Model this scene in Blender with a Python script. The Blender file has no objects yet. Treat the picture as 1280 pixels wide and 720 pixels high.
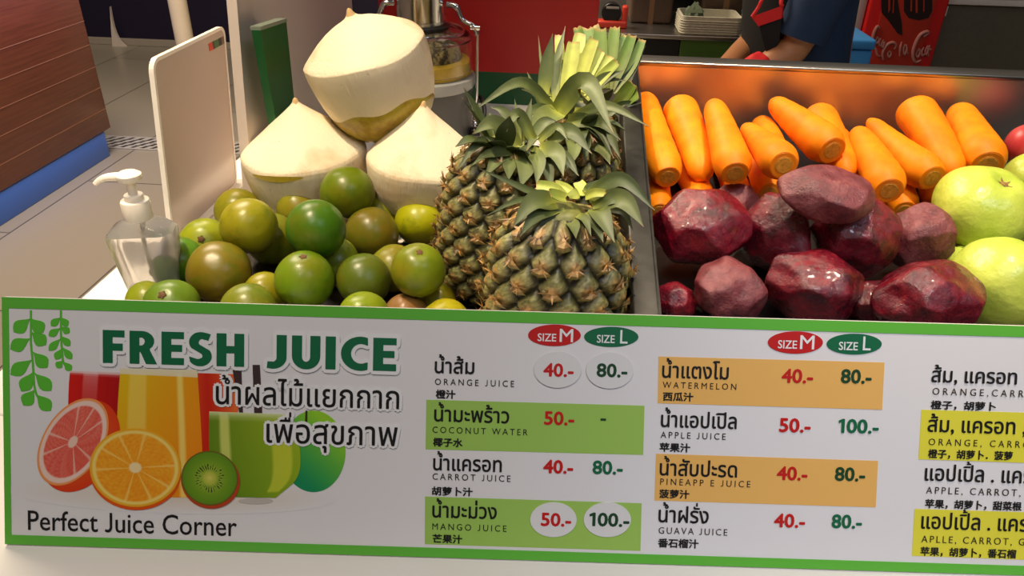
import bpy, bmesh, math, random
import numpy as np
from mathutils import Vector, Matrix
from mathutils.geometry import tessellate_polygon

SC = bpy.context.scene
COL = SC.collection
rnd = random.Random(7)

# ------------------------------------------------------------------ camera
FPX = 950.0
PITCH, YAW, ROLL, CAMH = math.radians(30), math.radians(4.0), math.radians(1.4), .41
fw = np.array([-math.sin(YAW)*math.cos(PITCH), math.cos(YAW)*math.cos(PITCH), -math.sin(PITCH)])
r0 = np.array([math.cos(YAW), math.sin(YAW), 0.0])
u0 = np.cross(r0, fw)
CR = r0*math.cos(ROLL)+u0*math.sin(ROLL)
CU = u0*math.cos(ROLL)-r0*math.sin(ROLL)
CPOS = np.array([0, 0, CAMH])
cam_data = bpy.data.cameras.new('camera')
cam = bpy.data.objects.new('camera', cam_data)
COL.objects.link(cam)
cam_data.sensor_width = 36.0
cam_data.lens = FPX*36.0/1280.0
cam_data.clip_start = .01
cam.matrix_world = Matrix(((CR[0], CU[0], -fw[0], 0), (CR[1], CU[1], -fw[1], 0), (CR[2], CU[2], -fw[2], CAMH), (0, 0, 0, 1)))
SC.camera = cam

def ray(px, py): return fw+CR*(px-640)/FPX-CU*(py-360)/FPX
def at(px, py, d): return CPOS+ray(px, py)*d
def onz(px, py, z=0.0):
    v = ray(px, py); return CPOS+v*((z-CAMH)/v[2])
def ony(px, py, y):
    v = ray(px, py); return CPOS+v*(y/v[1])
def onx(px, py, x):
    v = ray(px, py); return CPOS+v*(x/v[0])

# ------------------------------------------------------------------ light and view
SC.view_settings.view_transform = 'Standard'
SC.view_settings.look = 'None'
SC.view_settings.gamma = 1.0
SC.view_settings.exposure = 0.0
SC.view_settings.use_curve_mapping = False
world = bpy.data.worlds.new('world'); SC.world = world
world.use_nodes = True
world.node_tree.nodes['Background'].inputs[0].default_value = (1.0, .9, .8, 1)
world.node_tree.nodes['Background'].inputs[1].default_value = .06

def spot(name, loc, target, power, color, size=.05, angle=60, blend=.5):
    d = bpy.data.lights.new(name, 'SPOT'); d.energy = power; d.color = color
    d.shadow_soft_size = size; d.spot_size = math.radians(angle); d.spot_blend = blend
    o = bpy.data.objects.new(name, d); COL.objects.link(o); o.location = loc
    o.rotation_euler = (Vector(target)-Vector(loc)).to_track_quat('-Z', 'Y').to_euler()
    return o
def area(name, loc, target, power, color, sx, sy):
    d = bpy.data.lights.new(name, 'AREA'); d.energy = power; d.color = color
    d.shape = 'RECTANGLE'; d.size = sx; d.size_y = sy
    o = bpy.data.objects.new(name, d); COL.objects.link(o); o.location = loc
    o.rotation_euler = (Vector(target)-Vector(loc)).to_track_quat('-Z', 'Y').to_euler()
    return o
WARM = (1.0, .80, .55)
spot('downlight', (-.60, .52, 1.45), (-.28, .86, .1), 104, WARM, .03, 36, .35)
spot('downlight', (.30, .66, 1.5), (.30, .84, .05), 84, (1.0, .84, .62), .055, 40, .45)
area('ceiling_panel_light', (-.35, -.25, 2.2), (-.1, .4, 0), 13, (1.0, .88, .72), 1.0, .5)
spot('added_board_fill', (-.25, -.75, 1.9), (-.14, .35, .04), 26, (1.0, .90, .84), .12, 28, .8)  # unseen fill spot added to brighten the left of the menu board
spot('added_board_fill', (.55, -.75, 1.9), (.42, .36, .04), 56, (.74, .82, 1.0), .12, 28, .8)  # second added fill, cool, for the right of the menu board
area('ceiling_panel_light', (1.15, -.6, 1.9), (.5, .4, .1), 9, (.72, .82, 1.0), .9, .7)
area('ceiling_panel_light', (-1.6, 2.6, 2.4), (-1.5, 2.8, -1), 165, (1.0, .84, .62), 1.6, 1.6)
area('added_blue_sheen', (-2.05, 3.0, .0), (-2.25, 3.0, -.13), 5.0, (.28, .33, 1.0), 1.2, .05)  # unseen blue source added to give the plank cabinet its sheen
area('ceiling_panel_light', (.8, 2.0, 2.0), (.7, 2.5, -.2), 3.2, (1.0, .86, .7), 1.2, .5)

# ------------------------------------------------------------------ helpers
def lin(c):
    def f(v):
        v /= 255.0
        return v/12.92 if v <= .04045 else ((v+.055)/1.055)**2.4
    return (f(c[0]), f(c[1]), f(c[2]), 1.0)

class NT:
    def __init__(s, name):
        s.m = bpy.data.materials.new(name); s.m.use_nodes = True
        s.t = s.m.node_tree; s.n = s.t.nodes; s.b = s.n['Principled BSDF']
    def new(s, typ, **kw):
        n = s.n.new(typ)
        for k, v in kw.items(): setattr(n, k, v)
        return n
    def link(s, a, b): s.t.links.new(a, b)
    def coord(s, kind='Object', scale=(1, 1, 1), rand=False):
        tc = s.new('ShaderNodeTexCoord'); mp = s.new('ShaderNodeMapping')
        mp.inputs['Scale'].default_value = scale
        s.link(tc.outputs[kind], mp.inputs['Vector'])
        if rand:
            oi = s.new('ShaderNodeObjectInfo'); mu = s.new('ShaderNodeMath', operation='MULTIPLY'); mu.inputs[1].default_value = 37.0
            s.link(oi.outputs['Random'], mu.inputs[0]); s.link(mu.outputs[0], mp.inputs['Location'])
        return mp.outputs[0]
    def noise(s, vec, scale, detail=4, rough=.6, dist=0):
        n = s.new('ShaderNodeTexNoise'); n.inputs['Scale'].default_value = scale; n.inputs['Detail'].default_value = detail
        n.inputs['Roughness'].default_value = rough; n.inputs['Distortion'].default_value = dist
        s.link(vec, n.inputs['Vector']); return n.outputs['Fac']
    def ramp(s, fac, stops):
        r = s.new('ShaderNodeValToRGB'); e = r.color_ramp.elements
        while len(e) < len(stops): e.new(.5)
        for el, (p, c) in zip(e, stops):
            el.position = p; el.color = c if len(c) == 4 else lin(c)
        s.link(fac, r.inputs['Fac']); return r.outputs['Color']
    def mix(s, fac, a, b):
        m = s.new('ShaderNodeMix', data_type='RGBA')
        for sock, v in ((m.inputs[0], fac), (m.inputs[6], a), (m.inputs[7], b)):
            if isinstance(v, (tuple, float, int)): sock.default_value = v
            else: s.link(v, sock)
        return m.outputs[2]
    def base(s, c):
        if isinstance(c, tuple): s.b.inputs['Base Color'].default_value = c if len(c) == 4 else lin(c)
        else: s.link(c, s.b.inputs['Base Color'])
    def bump(s, h, strength=.3, dist=.002):
        b = s.new('ShaderNodeBump'); b.inputs['Strength'].default_value = strength; b.inputs['Distance'].default_value = dist
        s.link(h, b.inputs['Height']); s.link(b.outputs[0], s.b.inputs['Normal'])
    def set(s, rough=.5, metal=0, **kw):
        s.b.inputs['Roughness'].default_value = rough; s.b.inputs['Metallic'].default_value = metal
        for k, v in kw.items(): s.b.inputs[k.replace('_', ' ')].default_value = v
        return s.m

def simple(name, c, rough=.5, metal=0, var=.0, vscale=8, bump=0, bscale=60, **kw):
    t = NT(name)
    if var or bump:
        v = t.coord()
    if var:
        c2 = tuple(max(0, x*(1-var)) for x in c); t.base(t.ramp(t.noise(v, vscale), [(.3, c), (.7, c2)]))
    else: t.base(c)
    if bump: t.bump(t.noise(v, bscale), bump, .001)
    return t.set(rough, metal, **kw)

def vcol_mat(name, rough=.5, noise=0, nscale=40, bump=0, bscale=200, **kw):
    t = NT(name); a = t.new('ShaderNodeAttribute', attribute_name='Col'); c = a.outputs['Color']
    if noise or bump: v = t.coord()
    if noise:
        n = t.ramp(t.noise(v, nscale), [(.3, (1-noise,)*3+(1,)), (.7, (1, 1, 1, 1))])
        m = t.new('ShaderNodeMix', data_type='RGBA', blend_type='MULTIPLY'); m.inputs[0].default_value = 1
        t.link(c, m.inputs[6]); t.link(n, m.inputs[7]); c = m.outputs[2]
    t.base(c)
    if bump: t.bump(t.noise(v, bscale), bump, .001)
    return t.set(rough, **kw)

def mesh(name, verts, faces, mat=None, parent=None, smooth=True, cols=None, link=True):
    me = bpy.data.meshes.new(name)
    me.from_pydata([tuple(map(float, v)) for v in verts], [], [tuple(map(int, f)) for f in faces])
    if smooth and len(me.polygons): me.polygons.foreach_set('use_smooth', [True]*len(me.polygons))
    if cols is not None:
        a = me.color_attributes.new('Col', 'FLOAT_COLOR', 'POINT')
        c = np.asarray(cols, float)
        if c.shape[1] == 3: c = np.hstack([c, np.ones((len(c), 1))])
        a.data.foreach_set('color', c.ravel())
    if mat: me.materials.append(mat)
    me.update()
    o = bpy.data.objects.new(name, me); COL.objects.link(o)
    if parent: o.parent = parent
    return o

def recalc(o):
    bm = bmesh.new(); bm.from_mesh(o.data); bmesh.ops.recalc_face_normals(bm, faces=bm.faces); bm.to_mesh(o.data); bm.free(); return o

def empty(name, loc, rot=(0, 0, 0)):
    o = bpy.data.objects.new(name, None); COL.objects.link(o); o.location = tuple(map(float, loc)); o.rotation_euler = rot
    o.empty_display_size = .02
    return o
def tag(o, label, cat, group=None):
    o['label'] = label; o['category'] = cat
    if group: o['group'] = group
    return o
def struct(o):
    o['kind'] = 'structure'; return o

class MB:
    """collects primitive shapes for ONE mesh"""
    def __init__(s): s.v = []; s.f = []; s.c = []
    def add(s, v, f, c=None):
        k = len(s.v); s.v += [tuple(map(float, p)) for p in v]; s.f += [tuple(int(i)+k for i in q) for q in f]
        if c is not None:
            s.c += list(c) if np.ndim(c) == 2 else [tuple(c)]*len(v)
        return s
    def box(s, a, b, bev=0, c=None):
        x0, y0, z0 = a; x1, y1, z1 = b
        if bev:
            bm = bmesh.new(); bmesh.ops.create_cube(bm, size=1)
            for q in bm.verts: q.co = Vector(((x0+x1)/2+q.co.x*(x1-x0), (y0+y1)/2+q.co.y*(y1-y0), (z0+z1)/2+q.co.z*(z1-z0)))
            bmesh.ops.bevel(bm, geom=bm.edges[:], offset=bev, segments=3, affect='EDGES', profile=.5)
            bm.verts.index_update()
            s.add([q.co[:] for q in bm.verts], [[w.index for w in f.verts] for f in bm.faces], c); bm.free(); return s
        v = [(x0, y0, z0), (x1, y0, z0), (x1, y1, z0), (x0, y1, z0), (x0, y0, z1), (x1, y0, z1), (x1, y1, z1), (x0, y1, z1)]
        return s.add(v, [(3, 2, 1, 0), (4, 5, 6, 7), (0, 1, 5, 4), (1, 2, 6, 5), (2, 3, 7, 6), (3, 0, 4, 7)], c)
    def lathe(s, prof, n=32, o=(0, 0, 0), ax=None, c=None):
        """prof: list of (r,z); closed by caps where r>0"""
        v = []; f = []
        for (r, z) in prof:
            for k in range(n):
                a = 2*math.pi*k/n; v.append((r*math.cos(a), r*math.sin(a), z))
        m = len(prof)
        for i in range(m-1):
            for k in range(n):
                k2 = (k+1) % n; f.append((i*n+k, i*n+k2, (i+1)*n+k2, (i+1)*n+k))
        f.append(tuple(range(n))[::-1]); f.append(tuple(range((m-1)*n, m*n)))
        M = Matrix.Identity(3) if ax is None else Vector(ax).to_track_quat('Z', 'Y').to_matrix()
        v = [tuple(M @ Vector(p)+Vector(o)) for p in v]
        return s.add(v, f, c)
    def tube(s, pts, rad, n=10, c=None, flat=1.0):
        P = [Vector(p) for p in pts]; m = len(P); R = rad if hasattr(rad, '__len__') else [rad]*m
        up = Vector((0, 0, 1)); v = []; f = []
        prev = None
        for i in range(m):
            t = (P[min(i+1, m-1)]-P[max(i-1, 0)]).normalized()
            if prev is None:
                x = t.cross(up) if abs(t.dot(up)) < .95 else t.cross(Vector((1, 0, 0)))
            else: x = prev-t*prev.dot(t)
            x.normalize(); y = t.cross(x); prev = x
            for k in range(n):
                a = 2*math.pi*k/n; v.append(P[i]+x*math.cos(a)*R[i]+y*math.sin(a)*R[i]*flat)
        for i in range(m-1):
            for k in range(n):
                k2 = (k+1) % n; f.append((i*n+k, i*n+k2, (i+1)*n+k2, (i+1)*n+k))
        f.append(tuple(range(n))[::-1]); f.append(tuple(range((m-1)*n, m*n)))
        return s.add(v, f, c)
    def loft(s, rings, c=None):
        """rings: list of equal-length point lists, capped"""
        n = len(rings[0]); v = [p for r in rings for p in r]; f = []
        for i in range(len(rings)-1):
            for k in range(n):
                k2 = (k+1) % n; f.append((i*n+k, i*n+k2, (i+1)*n+k2, (i+1)*n+k))
        f.append(tuple(range(n))[::-1]); f.append(tuple(range((len(rings)-1)*n, len(rings)*n)))
        return s.add(v, f, c)
    def build(s, name, mat, parent=None, smooth=True, angle=40, fix=True):
        o = mesh(name, s.v, s.f, mat, parent, smooth, s.c if s.c else None)
        if fix: recalc(o)
        if smooth:
            try: o.data.set_sharp_from_angle(angle=math.radians(angle))
            except Exception: pass
        return o

def catmull(P, n=8):
    P = [np.array(p, float) for p in P]; Q = [2*P[0]-P[1]]+P+[2*P[-1]-P[-2]]; out = []
    for i in range(1, len(Q)-2):
        for k in range(n):
            t = k/n; a, b, c, d = Q[i-1:i+3]
            out.append(.5*((2*b)+(-a+c)*t+(2*a-5*b+4*c-d)*t*t+(-a+3*b-3*c+d)*t**3))
    out.append(P[-1]); return out
def hsh(*a): return (math.sin(sum((i+1)*x*12.9898 for i, x in enumerate(a)))*43758.5453) % 1.0

# ------------------------------------------------------------------ materials
M = {}
M['white_counter'] = simple('white_laminate', (238, 232, 224), .35)
t = NT('grey_floor_tile'); v = t.coord('Object')
br = t.new('ShaderNodeTexBrick', offset=.5, offset_frequency=2); br.inputs['Scale'].default_value = 1
br.inputs['Brick Width'].default_value = 1.1; br.inputs['Row Height'].default_value = .55; br.inputs['Mortar Size'].default_value = .004
br.inputs['Color1'].default_value = lin((150, 140, 126)); br.inputs['Color2'].default_value = lin((143, 134, 121)); br.inputs['Mortar'].default_value = lin((88, 82, 75))
mp = t.new('ShaderNodeMapping'); mp.inputs['Rotation'].default_value = (0, 0, math.radians(90)); mp.inputs['Location'].default_value = (.35, -.02, 0)
t.link(v, mp.inputs['Vector']); t.link(mp.outputs[0], br.inputs['Vector']); t.base(br.outputs['Color'])
M['floor'] = t.set(.28)
M['navy'] = simple('navy_wall', (20, 10, 40), .5)
M['dark'] = simple('dark_wall', (30, 26, 26), .7)
M['black'] = simple('black_plastic', (14, 14, 15), .4)
t = NT('brown_planks'); v = t.coord('Object', (9, 1.2, 30))
t.base(t.ramp(t.noise(v, 3, 6), [(.3, (126, 66, 36)), (.7, (102, 52, 30))])); M['planks'] = t.set(.26)
M['seam'] = simple('seam_lacquer', (158, 104, 70), .4)
M['blue_base'] = simple('blue_plinth_paint', (70, 118, 205), .35)
M['cream'] = simple('cream_paint', (226, 208, 176), .5, var=.04)
M['partition'] = simple('partition_white', (200, 186, 176), .45)
M['sheet'] = simple('frosted_sheet', (192, 172, 158), .22, Specular_IOR_Level=.6, Coat_Weight=.4, Coat_Roughness=.08)
M['acryl_edge'] = simple('acrylic_edge', (244, 236, 226), .12)
M['green_board'] = simple('green_board_paint', (10, 84, 34), .35)
M['red_panel'] = simple('red_panel_paint', (158, 5, 6), .45)
M['panel_green'] = simple('dark_green_panel_paint', (6, 66, 32), .45)
t = NT('brushed_steel'); v = t.coord('Object', (4, 120, 120))
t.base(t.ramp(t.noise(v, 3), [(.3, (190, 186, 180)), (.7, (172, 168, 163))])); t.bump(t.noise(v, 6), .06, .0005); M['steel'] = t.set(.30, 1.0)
M['worn_shade_steel'] = simple('worn_shade_dark_steel', (84, 82, 79), .42, .9, var=.25, vscale=30)  # worn rim steel; its dark tone also paints shade on the tray floor
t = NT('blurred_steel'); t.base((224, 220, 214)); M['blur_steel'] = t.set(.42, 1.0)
M['chrome'] = simple('chrome', (215, 215, 218), .1, 1.0)
t = NT('polished_steel'); M['polished'] = (t.base((200, 196, 190)), t.set(.16, 1.0))[1]
M['grey_plastic'] = simple('grey_machine_plastic', (70, 68, 66), .35)
M['pump'] = simple('ivory_pump_plastic', (246, 236, 222), .3)
t = NT('clear_plastic'); t.base((.96, .96, .97, 1)); M['clear'] = t.set(.04, 0, Transmission_Weight=1.0, IOR=1.38)
t = NT('sanitiser_gel'); t.base((.98, .94, .91, 1)); M['gel'] = t.set(.2, 0, Transmission_Weight=.68, IOR=1.34)
M['white_panel'] = simple('printed_white_board', (230, 226, 226), .42)
M['black_ink'] = simple('black_ink', (16, 14, 14), .5)
M['red_ink'] = simple('red_ink', (196, 18, 16), .5)
M['green_ink'] = simple('green_ink', (0, 102, 62), .5)
M['dkgreen_ink'] = simple('dark_green_ink', (16, 66, 34), .5)
M['white_ink'] = simple('white_ink', (236, 234, 234), .5)
M['frame_green'] = simple('leaf_green_ink', (98, 186, 60), .42)
M['leaf_ink'] = simple('leaf_motif_ink', (92, 188, 52), .45)
M['row_green'] = simple('light_green_ink', (158, 198, 90), .45)
M['row_orange'] = simple('light_orange_ink', (236, 182, 98), .45)
M['row_yellow'] = simple('yellow_ink', (228, 218, 62), .45)
M['sticker'] = simple('glossy_white_sticker', (226, 224, 222), .2)
M['print'] = vcol_mat('printed_picture', .42)

# oranges: every fruit carries its own tint in the object colour
t = NT('green_orange_peel'); v = t.coord('Object', rand=True); oi = t.new('ShaderNodeObjectInfo')
n1 = t.noise(v, 18, 3, .5); n2 = t.noise(v, 38, 5, .65); n3 = t.noise(v, 700, 2)
f1 = t.ramp(n1, [(.50, (0, 0, 0, 1)), (.74, (.6, .6, .6, 1))])
c1 = t.mix(f1, oi.outputs['Color'], lin((122, 92, 16)))
f2 = t.ramp(n2, [(.50, (0, 0, 0, 1)), (.72, (.75, .75, .75, 1))])
c2 = t.mix(f2, c1, lin((70, 96, 12)))
t.base(c2); t.bump(n3, .12, .0006); M['peel'] = t.set(.32, Specular_IOR_Level=.34, Subsurface_Weight=.0)
M['stem_button'] = simple('stem_button_brown', (92, 62, 26), .8)

t = NT('coconut_husk'); v = t.coord('Object', rand=True); tcz = t.coord('Object', (26, 26, 3), True)
c = t.ramp(t.noise(v, 9, 4, .6), [(.52, (246, 230, 198)), (.72, (216, 174, 116))])
c = t.mix(t.ramp(t.noise(v, 130, 3), [(.70, (0, 0, 0, 1)), (.78, (.7, .7, .7, 1))]), c, lin((150, 92, 40)))
t.base(c); t.bump(t.noise(tcz, 12, 4), .45, .003); M['husk'] = t.set(.62)
t = NT('coconut_green_skin'); v = t.coord('Object')
t.base(t.ramp(t.noise(v, 22, 5, .7), [(.44, (186, 164, 46)), (.58, (160, 128, 36)), (.72, (96, 56, 20))])); M['coco_skin'] = t.set(.35)
M['coco_tip'] = simple('coconut_tip', (206, 170, 118), .7)

t = NT('peeled_carrot'); v = t.coord('Object', (60, 60, 160), True)
c = t.ramp(t.noise(t.coord('Object', rand=True), 34, 4), [(.3, (255, 150, 4)), (.75, (246, 118, 2))])
t.base(c); t.bump(t.noise(v, 1.4, 3), .16, .001); M['carrot'] = t.set(.55, Specular_IOR_Level=.3, Subsurface_Weight=.12, Subsurface_Radius=(.012, .004, .001), Subsurface_Scale=.4)
M['carrot_cut'] = simple('carrot_cut', (250, 138, 6), .5, var=.08, vscale=120)
M['carrot_core'] = simple('carrot_core', (236, 160, 44), .6, var=.25, vscale=300)
M['carrot_ring'] = simple('carrot_core_ring', (216, 134, 20), .6)

def beet_mat(name, a, b, c, r0, r1, bumpk):
    t = NT(name); v = t.coord('Object', rand=True)
    n = t.noise(v, 42, 7, .72, .8); t.base(t.ramp(n, [(.36, a), (.52, b), (.70, c)]))
    rr = t.ramp(t.noise(v, 70, 4), [(.40, (r0,)*3+(1,)), (.62, (r1,)*3+(1,))])
    ad = t.new('ShaderNodeMath', operation='ADD'); t.link(t.noise(v, 95, 6, .8), ad.inputs[0])
    m2 = t.new('ShaderNodeMath', operation='MULTIPLY'); m2.inputs[1].default_value = .5; t.link(t.noise(v, 330, 3), m2.inputs[0]); t.link(m2.outputs[0], ad.inputs[1])
    t.bump(ad.outputs[0], bumpk, .004); t.set(.3, Specular_IOR_Level=.8, Coat_Weight=.25 if r0 < .2 else 0.0, Coat_Roughness=.12); t.link(rr, t.b.inputs['Roughness']); return t.m
M['beet_wet'] = beet_mat('wet_beetroot', (62, 3, 18), (112, 8, 32), (158, 36, 46), .14, .36, .5)
M['beet_dry'] = beet_mat('dry_beetroot', (96, 32, 40), (128, 52, 58), (156, 90, 86), .40, .60, .5)
t = NT('guava_skin'); v = t.coord('Object', rand=True)
t.base(t.ramp(t.noise(v, 26, 4), [(.35, (208, 218, 92)), (.7, (182, 202, 66))])); t.bump(t.noise(v, 85, 3, .5), .45, .003); M['guava'] = t.set(.34, Specular_IOR_Level=.55)
M['calyx'] = simple('guava_calyx', (150, 112, 60), .8)
t = NT('red_apple_skin'); v = t.coord('Object', (14, 14, 3))
t.base(t.ramp(t.noise(v, 3, 5), [(.35, (186, 34, 44)), (.7, (214, 88, 84))])); M['apple'] = t.set(.35)
M['pine_body'] = vcol_mat('pineapple_rind', .42, noise=.45, nscale=260, bump=.35, bscale=420)
M['pine_leaf'] = vcol_mat('pineapple_leaf', .5, noise=.22, nscale=90)
M['basket'] = simple('cream_woven_plastic', (196, 190, 170), .6, var=.1, vscale=60)
M['box_brown'] = simple('brown_box_board', (92, 70, 52), .7, var=.35, vscale=9)
M['skin'] = simple('skin', (176, 118, 78), .5, var=.06)
M['tee'] = simple('navy_tshirt_cloth', (12, 42, 76), .8, var=.15, vscale=12)
M['apron'] = simple('black_apron_cloth', (12, 11, 12), .85)
M['apron_red'] = simple('red_apron_trim', (206, 20, 24), .7)
M['trousers'] = simple('dark_trousers_cloth', (22, 22, 28), .85)
M['hair'] = simple('black_hair', (16, 13, 12), .45)
M['shoe'] = simple('black_shoe', (20, 20, 20), .5)
M['cooler_red'] = simple('cooler_red_paint', (206, 22, 22), .4)
M['cooler_frame'] = simple('cooler_front_red', (178, 44, 24), .35)
M['olive'] = simple('olive_grey_panel', (104, 98, 80), .6, var=.08, vscale=40)
M['blue_box'] = simple('blue_crate_plastic', (60, 140, 205), .5)
M['green_front'] = simple('green_counter_front', (74, 112, 40), .4, var=.15, vscale=3)
M['tool_red'] = simple('red_orange_tool_plastic', (206, 56, 36), .4)
M['grate_white'] = simple('white_grate', (170, 164, 156), .5)

FLOOR = -.95
# ------------------------------------------------------------------ setting
struct(MB().box((-4.6, -.6, FLOOR-.05), (3.2, 6.0, FLOOR)).build('floor', M['floor'], smooth=False))
struct(MB().box((-4.6, 5.72, FLOOR), (-.2, 5.80, 1.6)).build('wall_navy', M['navy'], smooth=False))
struct(MB().box((-.2, 4.6, FLOOR), (3.2, 4.7, 1.6)).build('wall_back', M['dark'], smooth=False))
struct(MB().box((-4.6, 5.69, FLOOR), (-.2, 5.72, FLOOR+.05), .004).build('baseboard_back', simple('baseboard_grey', (150, 140, 128), .5), smooth=False))

# white pennant-shaped foot of a banner leaning on the navy wall
a, b, c = ony(138, 8, 5.66), ony(140, 52, 5.66), ony(157, 52, 5.66)
a, b, c = [np.array(p) for p in (a, b, c)]; b[2] = FLOOR; c[2] = FLOOR
cur = [a*(1-k)**2+2*k*(1-k)*(.45*(b+c)*.55+a*.5*.0+(b*.25+c*.25+a*.0)*1.01)+c*k*k for k in np.linspace(0, 1, 9)]
cur = [a*(1-k)+c*k+(b-(a+c)/2)*.35*math.sin(math.pi*k) for k in np.linspace(0, 1, 9)]
V = []; 
for k, p in enumerate(cur): V += [p+np.array([0, -.012, 0]), p+np.array([0, .012, 0])]
nb = len(V); V += [b+np.array([0, -.012, 0]), b+np.array([0, .012, 0])]
F = []
for k in range(len(cur)-1):
    F += [(2*k, 2*k+2, 2*k+3, 2*k+1), (2*k, nb, 2*k+2), (2*k+1, 2*k+3, nb+1)]
F += [(0, 1, nb+1, nb), (nb, nb+1, 2*len(cur)-1, 2*len(cur)-2)]
o = recalc(mesh('banner_foot', V, F, M['partition'], smooth=False))
tag(o, 'white pointed triangular banner foot standing against the dark navy wall', 'banner')

# plank-clad display cabinet at the far left
X = -2.25
cab = empty('display_cabinet', (X-.3, 2.6, FLOOR)); tag(cab, 'brown plank-clad display cabinet on a blue plinth at far left', 'cabinet')
def cabl(*p): return tuple(np.array(p)-np.array([X-.3, 2.6, FLOOR]))
MB().box(cabl(X-.6, 1.4, FLOOR+.125), cabl(X, 3.48, .055), .006).build('cladding', M['planks'], cab)
mb = MB()
for pa, pb in (((0, 60), (108, 27)), ((0, 98), (118, 55)), ((0, 134), (124, 83)), ((0, 167), (130, 110)), ((40, 182), (136, 136))):
    p, q = onx(*pa, X), onx(*pb, X); z = (p[2]+q[2])/2
    mb.box(cabl(X-.002, 1.41, z-.0015), cabl(X+.0012, 3.475, z+.0015))
mb.build('plank_seams', M['seam'], cab, smooth=False)
MB().box(cabl(X-.58, 1.42, FLOOR), cabl(X-.004, 3.425, FLOOR+.125), .004).build('plinth', M['blue_base'], cab)
MB().box(cabl(X-.62, 1.38, .055), cabl(X+.004, 3.49, .09), .006).build('cabinet_top', simple('lacquered_top', (120, 70, 60), .2), cab)
# round cream pole
pb = ony(222, 58, 4.0)
pole = empty('round_pole', (-2.055, 4.0, FLOOR)); tag(pole, 'round cream-painted pole rising from the floor behind the acrylic sheet', 'pole')
MB().lathe([(.047, 0), (.047, 2.3)], 28).build('shaft', M['cream'], pole)
MB().lathe([(.075, 0), (.075, .012), (.05, .03), (.047, .03)], 28).build('base_collar', M['cream'], pole)
# floor drain grating
g = empty('drain_grating', (-2.0, 3.60, FLOOR)); tag(g, 'black and white lattice drain grating set in the grey floor', 'grating')
MB().box((-.9, -.075, 0), (.9, .085, .003)).build('drain_pan', M['black'], g, smooth=False)
mb = MB()
for k in range(34):
    for j in range(4):
        x = -.88+k*.053+(j % 2)*.0265; y = -.068+j*.038
        mb.add([(x, y, .003), (x+.028, y, .003), (x+.046, y+.034, .003), (x+.018, y+.034, .003), (x, y, .006), (x+.028, y, .006), (x+.046, y+.034, .006), (x+.018, y+.034, .006)],
               [(4, 5, 6, 7), (0, 1, 5, 4), (1, 2, 6, 5), (2, 3, 7, 6), (3, 0, 4, 7)])
mb.box((-.9, -.085, 0), (.9, -.072, .007)); mb.box((-.9, .08, 0), (.9, .092, .007))
mb.build('lattice', M['grate_white'], g, smooth=False)

# ------------------------------------------------------------------ the stall counter
yF = .298
cnt = empty('stall_counter', (-.49, yF, FLOOR)); tag(cnt, 'white laminate stall counter carrying the fruit and the menu board', 'counter')
def cl(*p): return tuple(np.array(p)-np.array([-.49, yF, FLOOR]))
mb = MB()
mb.box(cl(-.49, yF, -.03), cl(1.35, .452, 0), .003)
mb.box(cl(-.49, .4515, -.03), cl(.050, 1.42, 0), .003)
mb.box(cl(.049, .4525, -.09), cl(1.35, 1.42, -.06))
mb.build('countertop', M['white_counter'], cnt)
MB().box(cl(-.47, yF+.02, FLOOR), cl(1.33, 1.40, -.0905)).build('counter_body', M['white_counter'], cnt, smooth=False)
MB().box(cl(.05, 1.42, -.058), cl(1.35, 1.70, -.043), .003).build('rear_ledge', M['steel'], cnt)

# ------------------------------------------------------------------ menu board
BA = onz(10, 680, .0015); BBp = onz(1280, 719, .0015)
ex = (BBp-BA)/np.linalg.norm(BBp-BA)
nb0 = np.array([-ex[1], ex[0], 0.0])
LEAN = math.radians(26.5)
up = np.array([0, 0, 1])*math.cos(LEAN)+nb0*math.sin(LEAN)
bn = np.cross(ex, up)
def bp(px, py):
    v = ray(px, py); t_ = ((BA-CPOS)@bn)/(v@bn); q = CPOS+v*t_-BA
    return np.array([q@ex, q@up])
BH = bp(640, 389.3)[1]; BW = .93
u_l = bp(5, 560)[0]
board_M = Matrix(((ex[0], up[0], bn[0], BA[0]), (ex[1], up[1], bn[1], BA[1]), (ex[2], up[2], bn[2], BA[2]), (0, 0, 0, 1)))
board = MB().box((u_l, 0, -.005), (u_l+BW, BH, 0)).build('menu_board', M['white_panel'], smooth=False)
board.matrix_world = board_M
tag(board, 'white juice menu board with green border leaning along the counter front', 'menu board')
def prism(poly, z0, z1):
    n = len(poly); tri = tessellate_polygon([[Vector((p[0], p[1], 0)) for p in poly]])
    V = [(p[0], p[1], z1) for p in poly]+[(p[0], p[1], z0) for p in poly]
    F = [t_ for t_ in tri]+[(i, (i+1) % n, (i+1) % n+n, i+n) for i in range(n)]
    return V, F
def flat(name, polys, mat, z, parent=board, th=.0002):
    mb = MB()
    for p in polys: mb.add(*prism(p, z-th, z))
    return mb.build(name, mat, parent, smooth=False)
def pxpoly(pts): return [tuple(bp(*p)) for p in pts]
# frame of the print
bt = BH-bp(300, 394.5)[1]; bb_ = bp(300, 677)[1]; bl = bp(14.5, 560)[0]-u_l
bb_ = .0064
mb = MB()
mb.box((u_l, 0, -.0004), (u_l+BW, bb_, .0004)); mb.box((u_l, BH-.0072, -.0004), (u_l+BW, BH, .0004))
mb.box((u_l, bb_, -.0004), (u_l+.0044, BH-.0072, .0004)); mb.box((u_l+BW-.0044, bb_, -.0004), (u_l+BW, BH-.0072, .0004))
mb.build('border', M['frame_green'], board, smooth=False)

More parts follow.
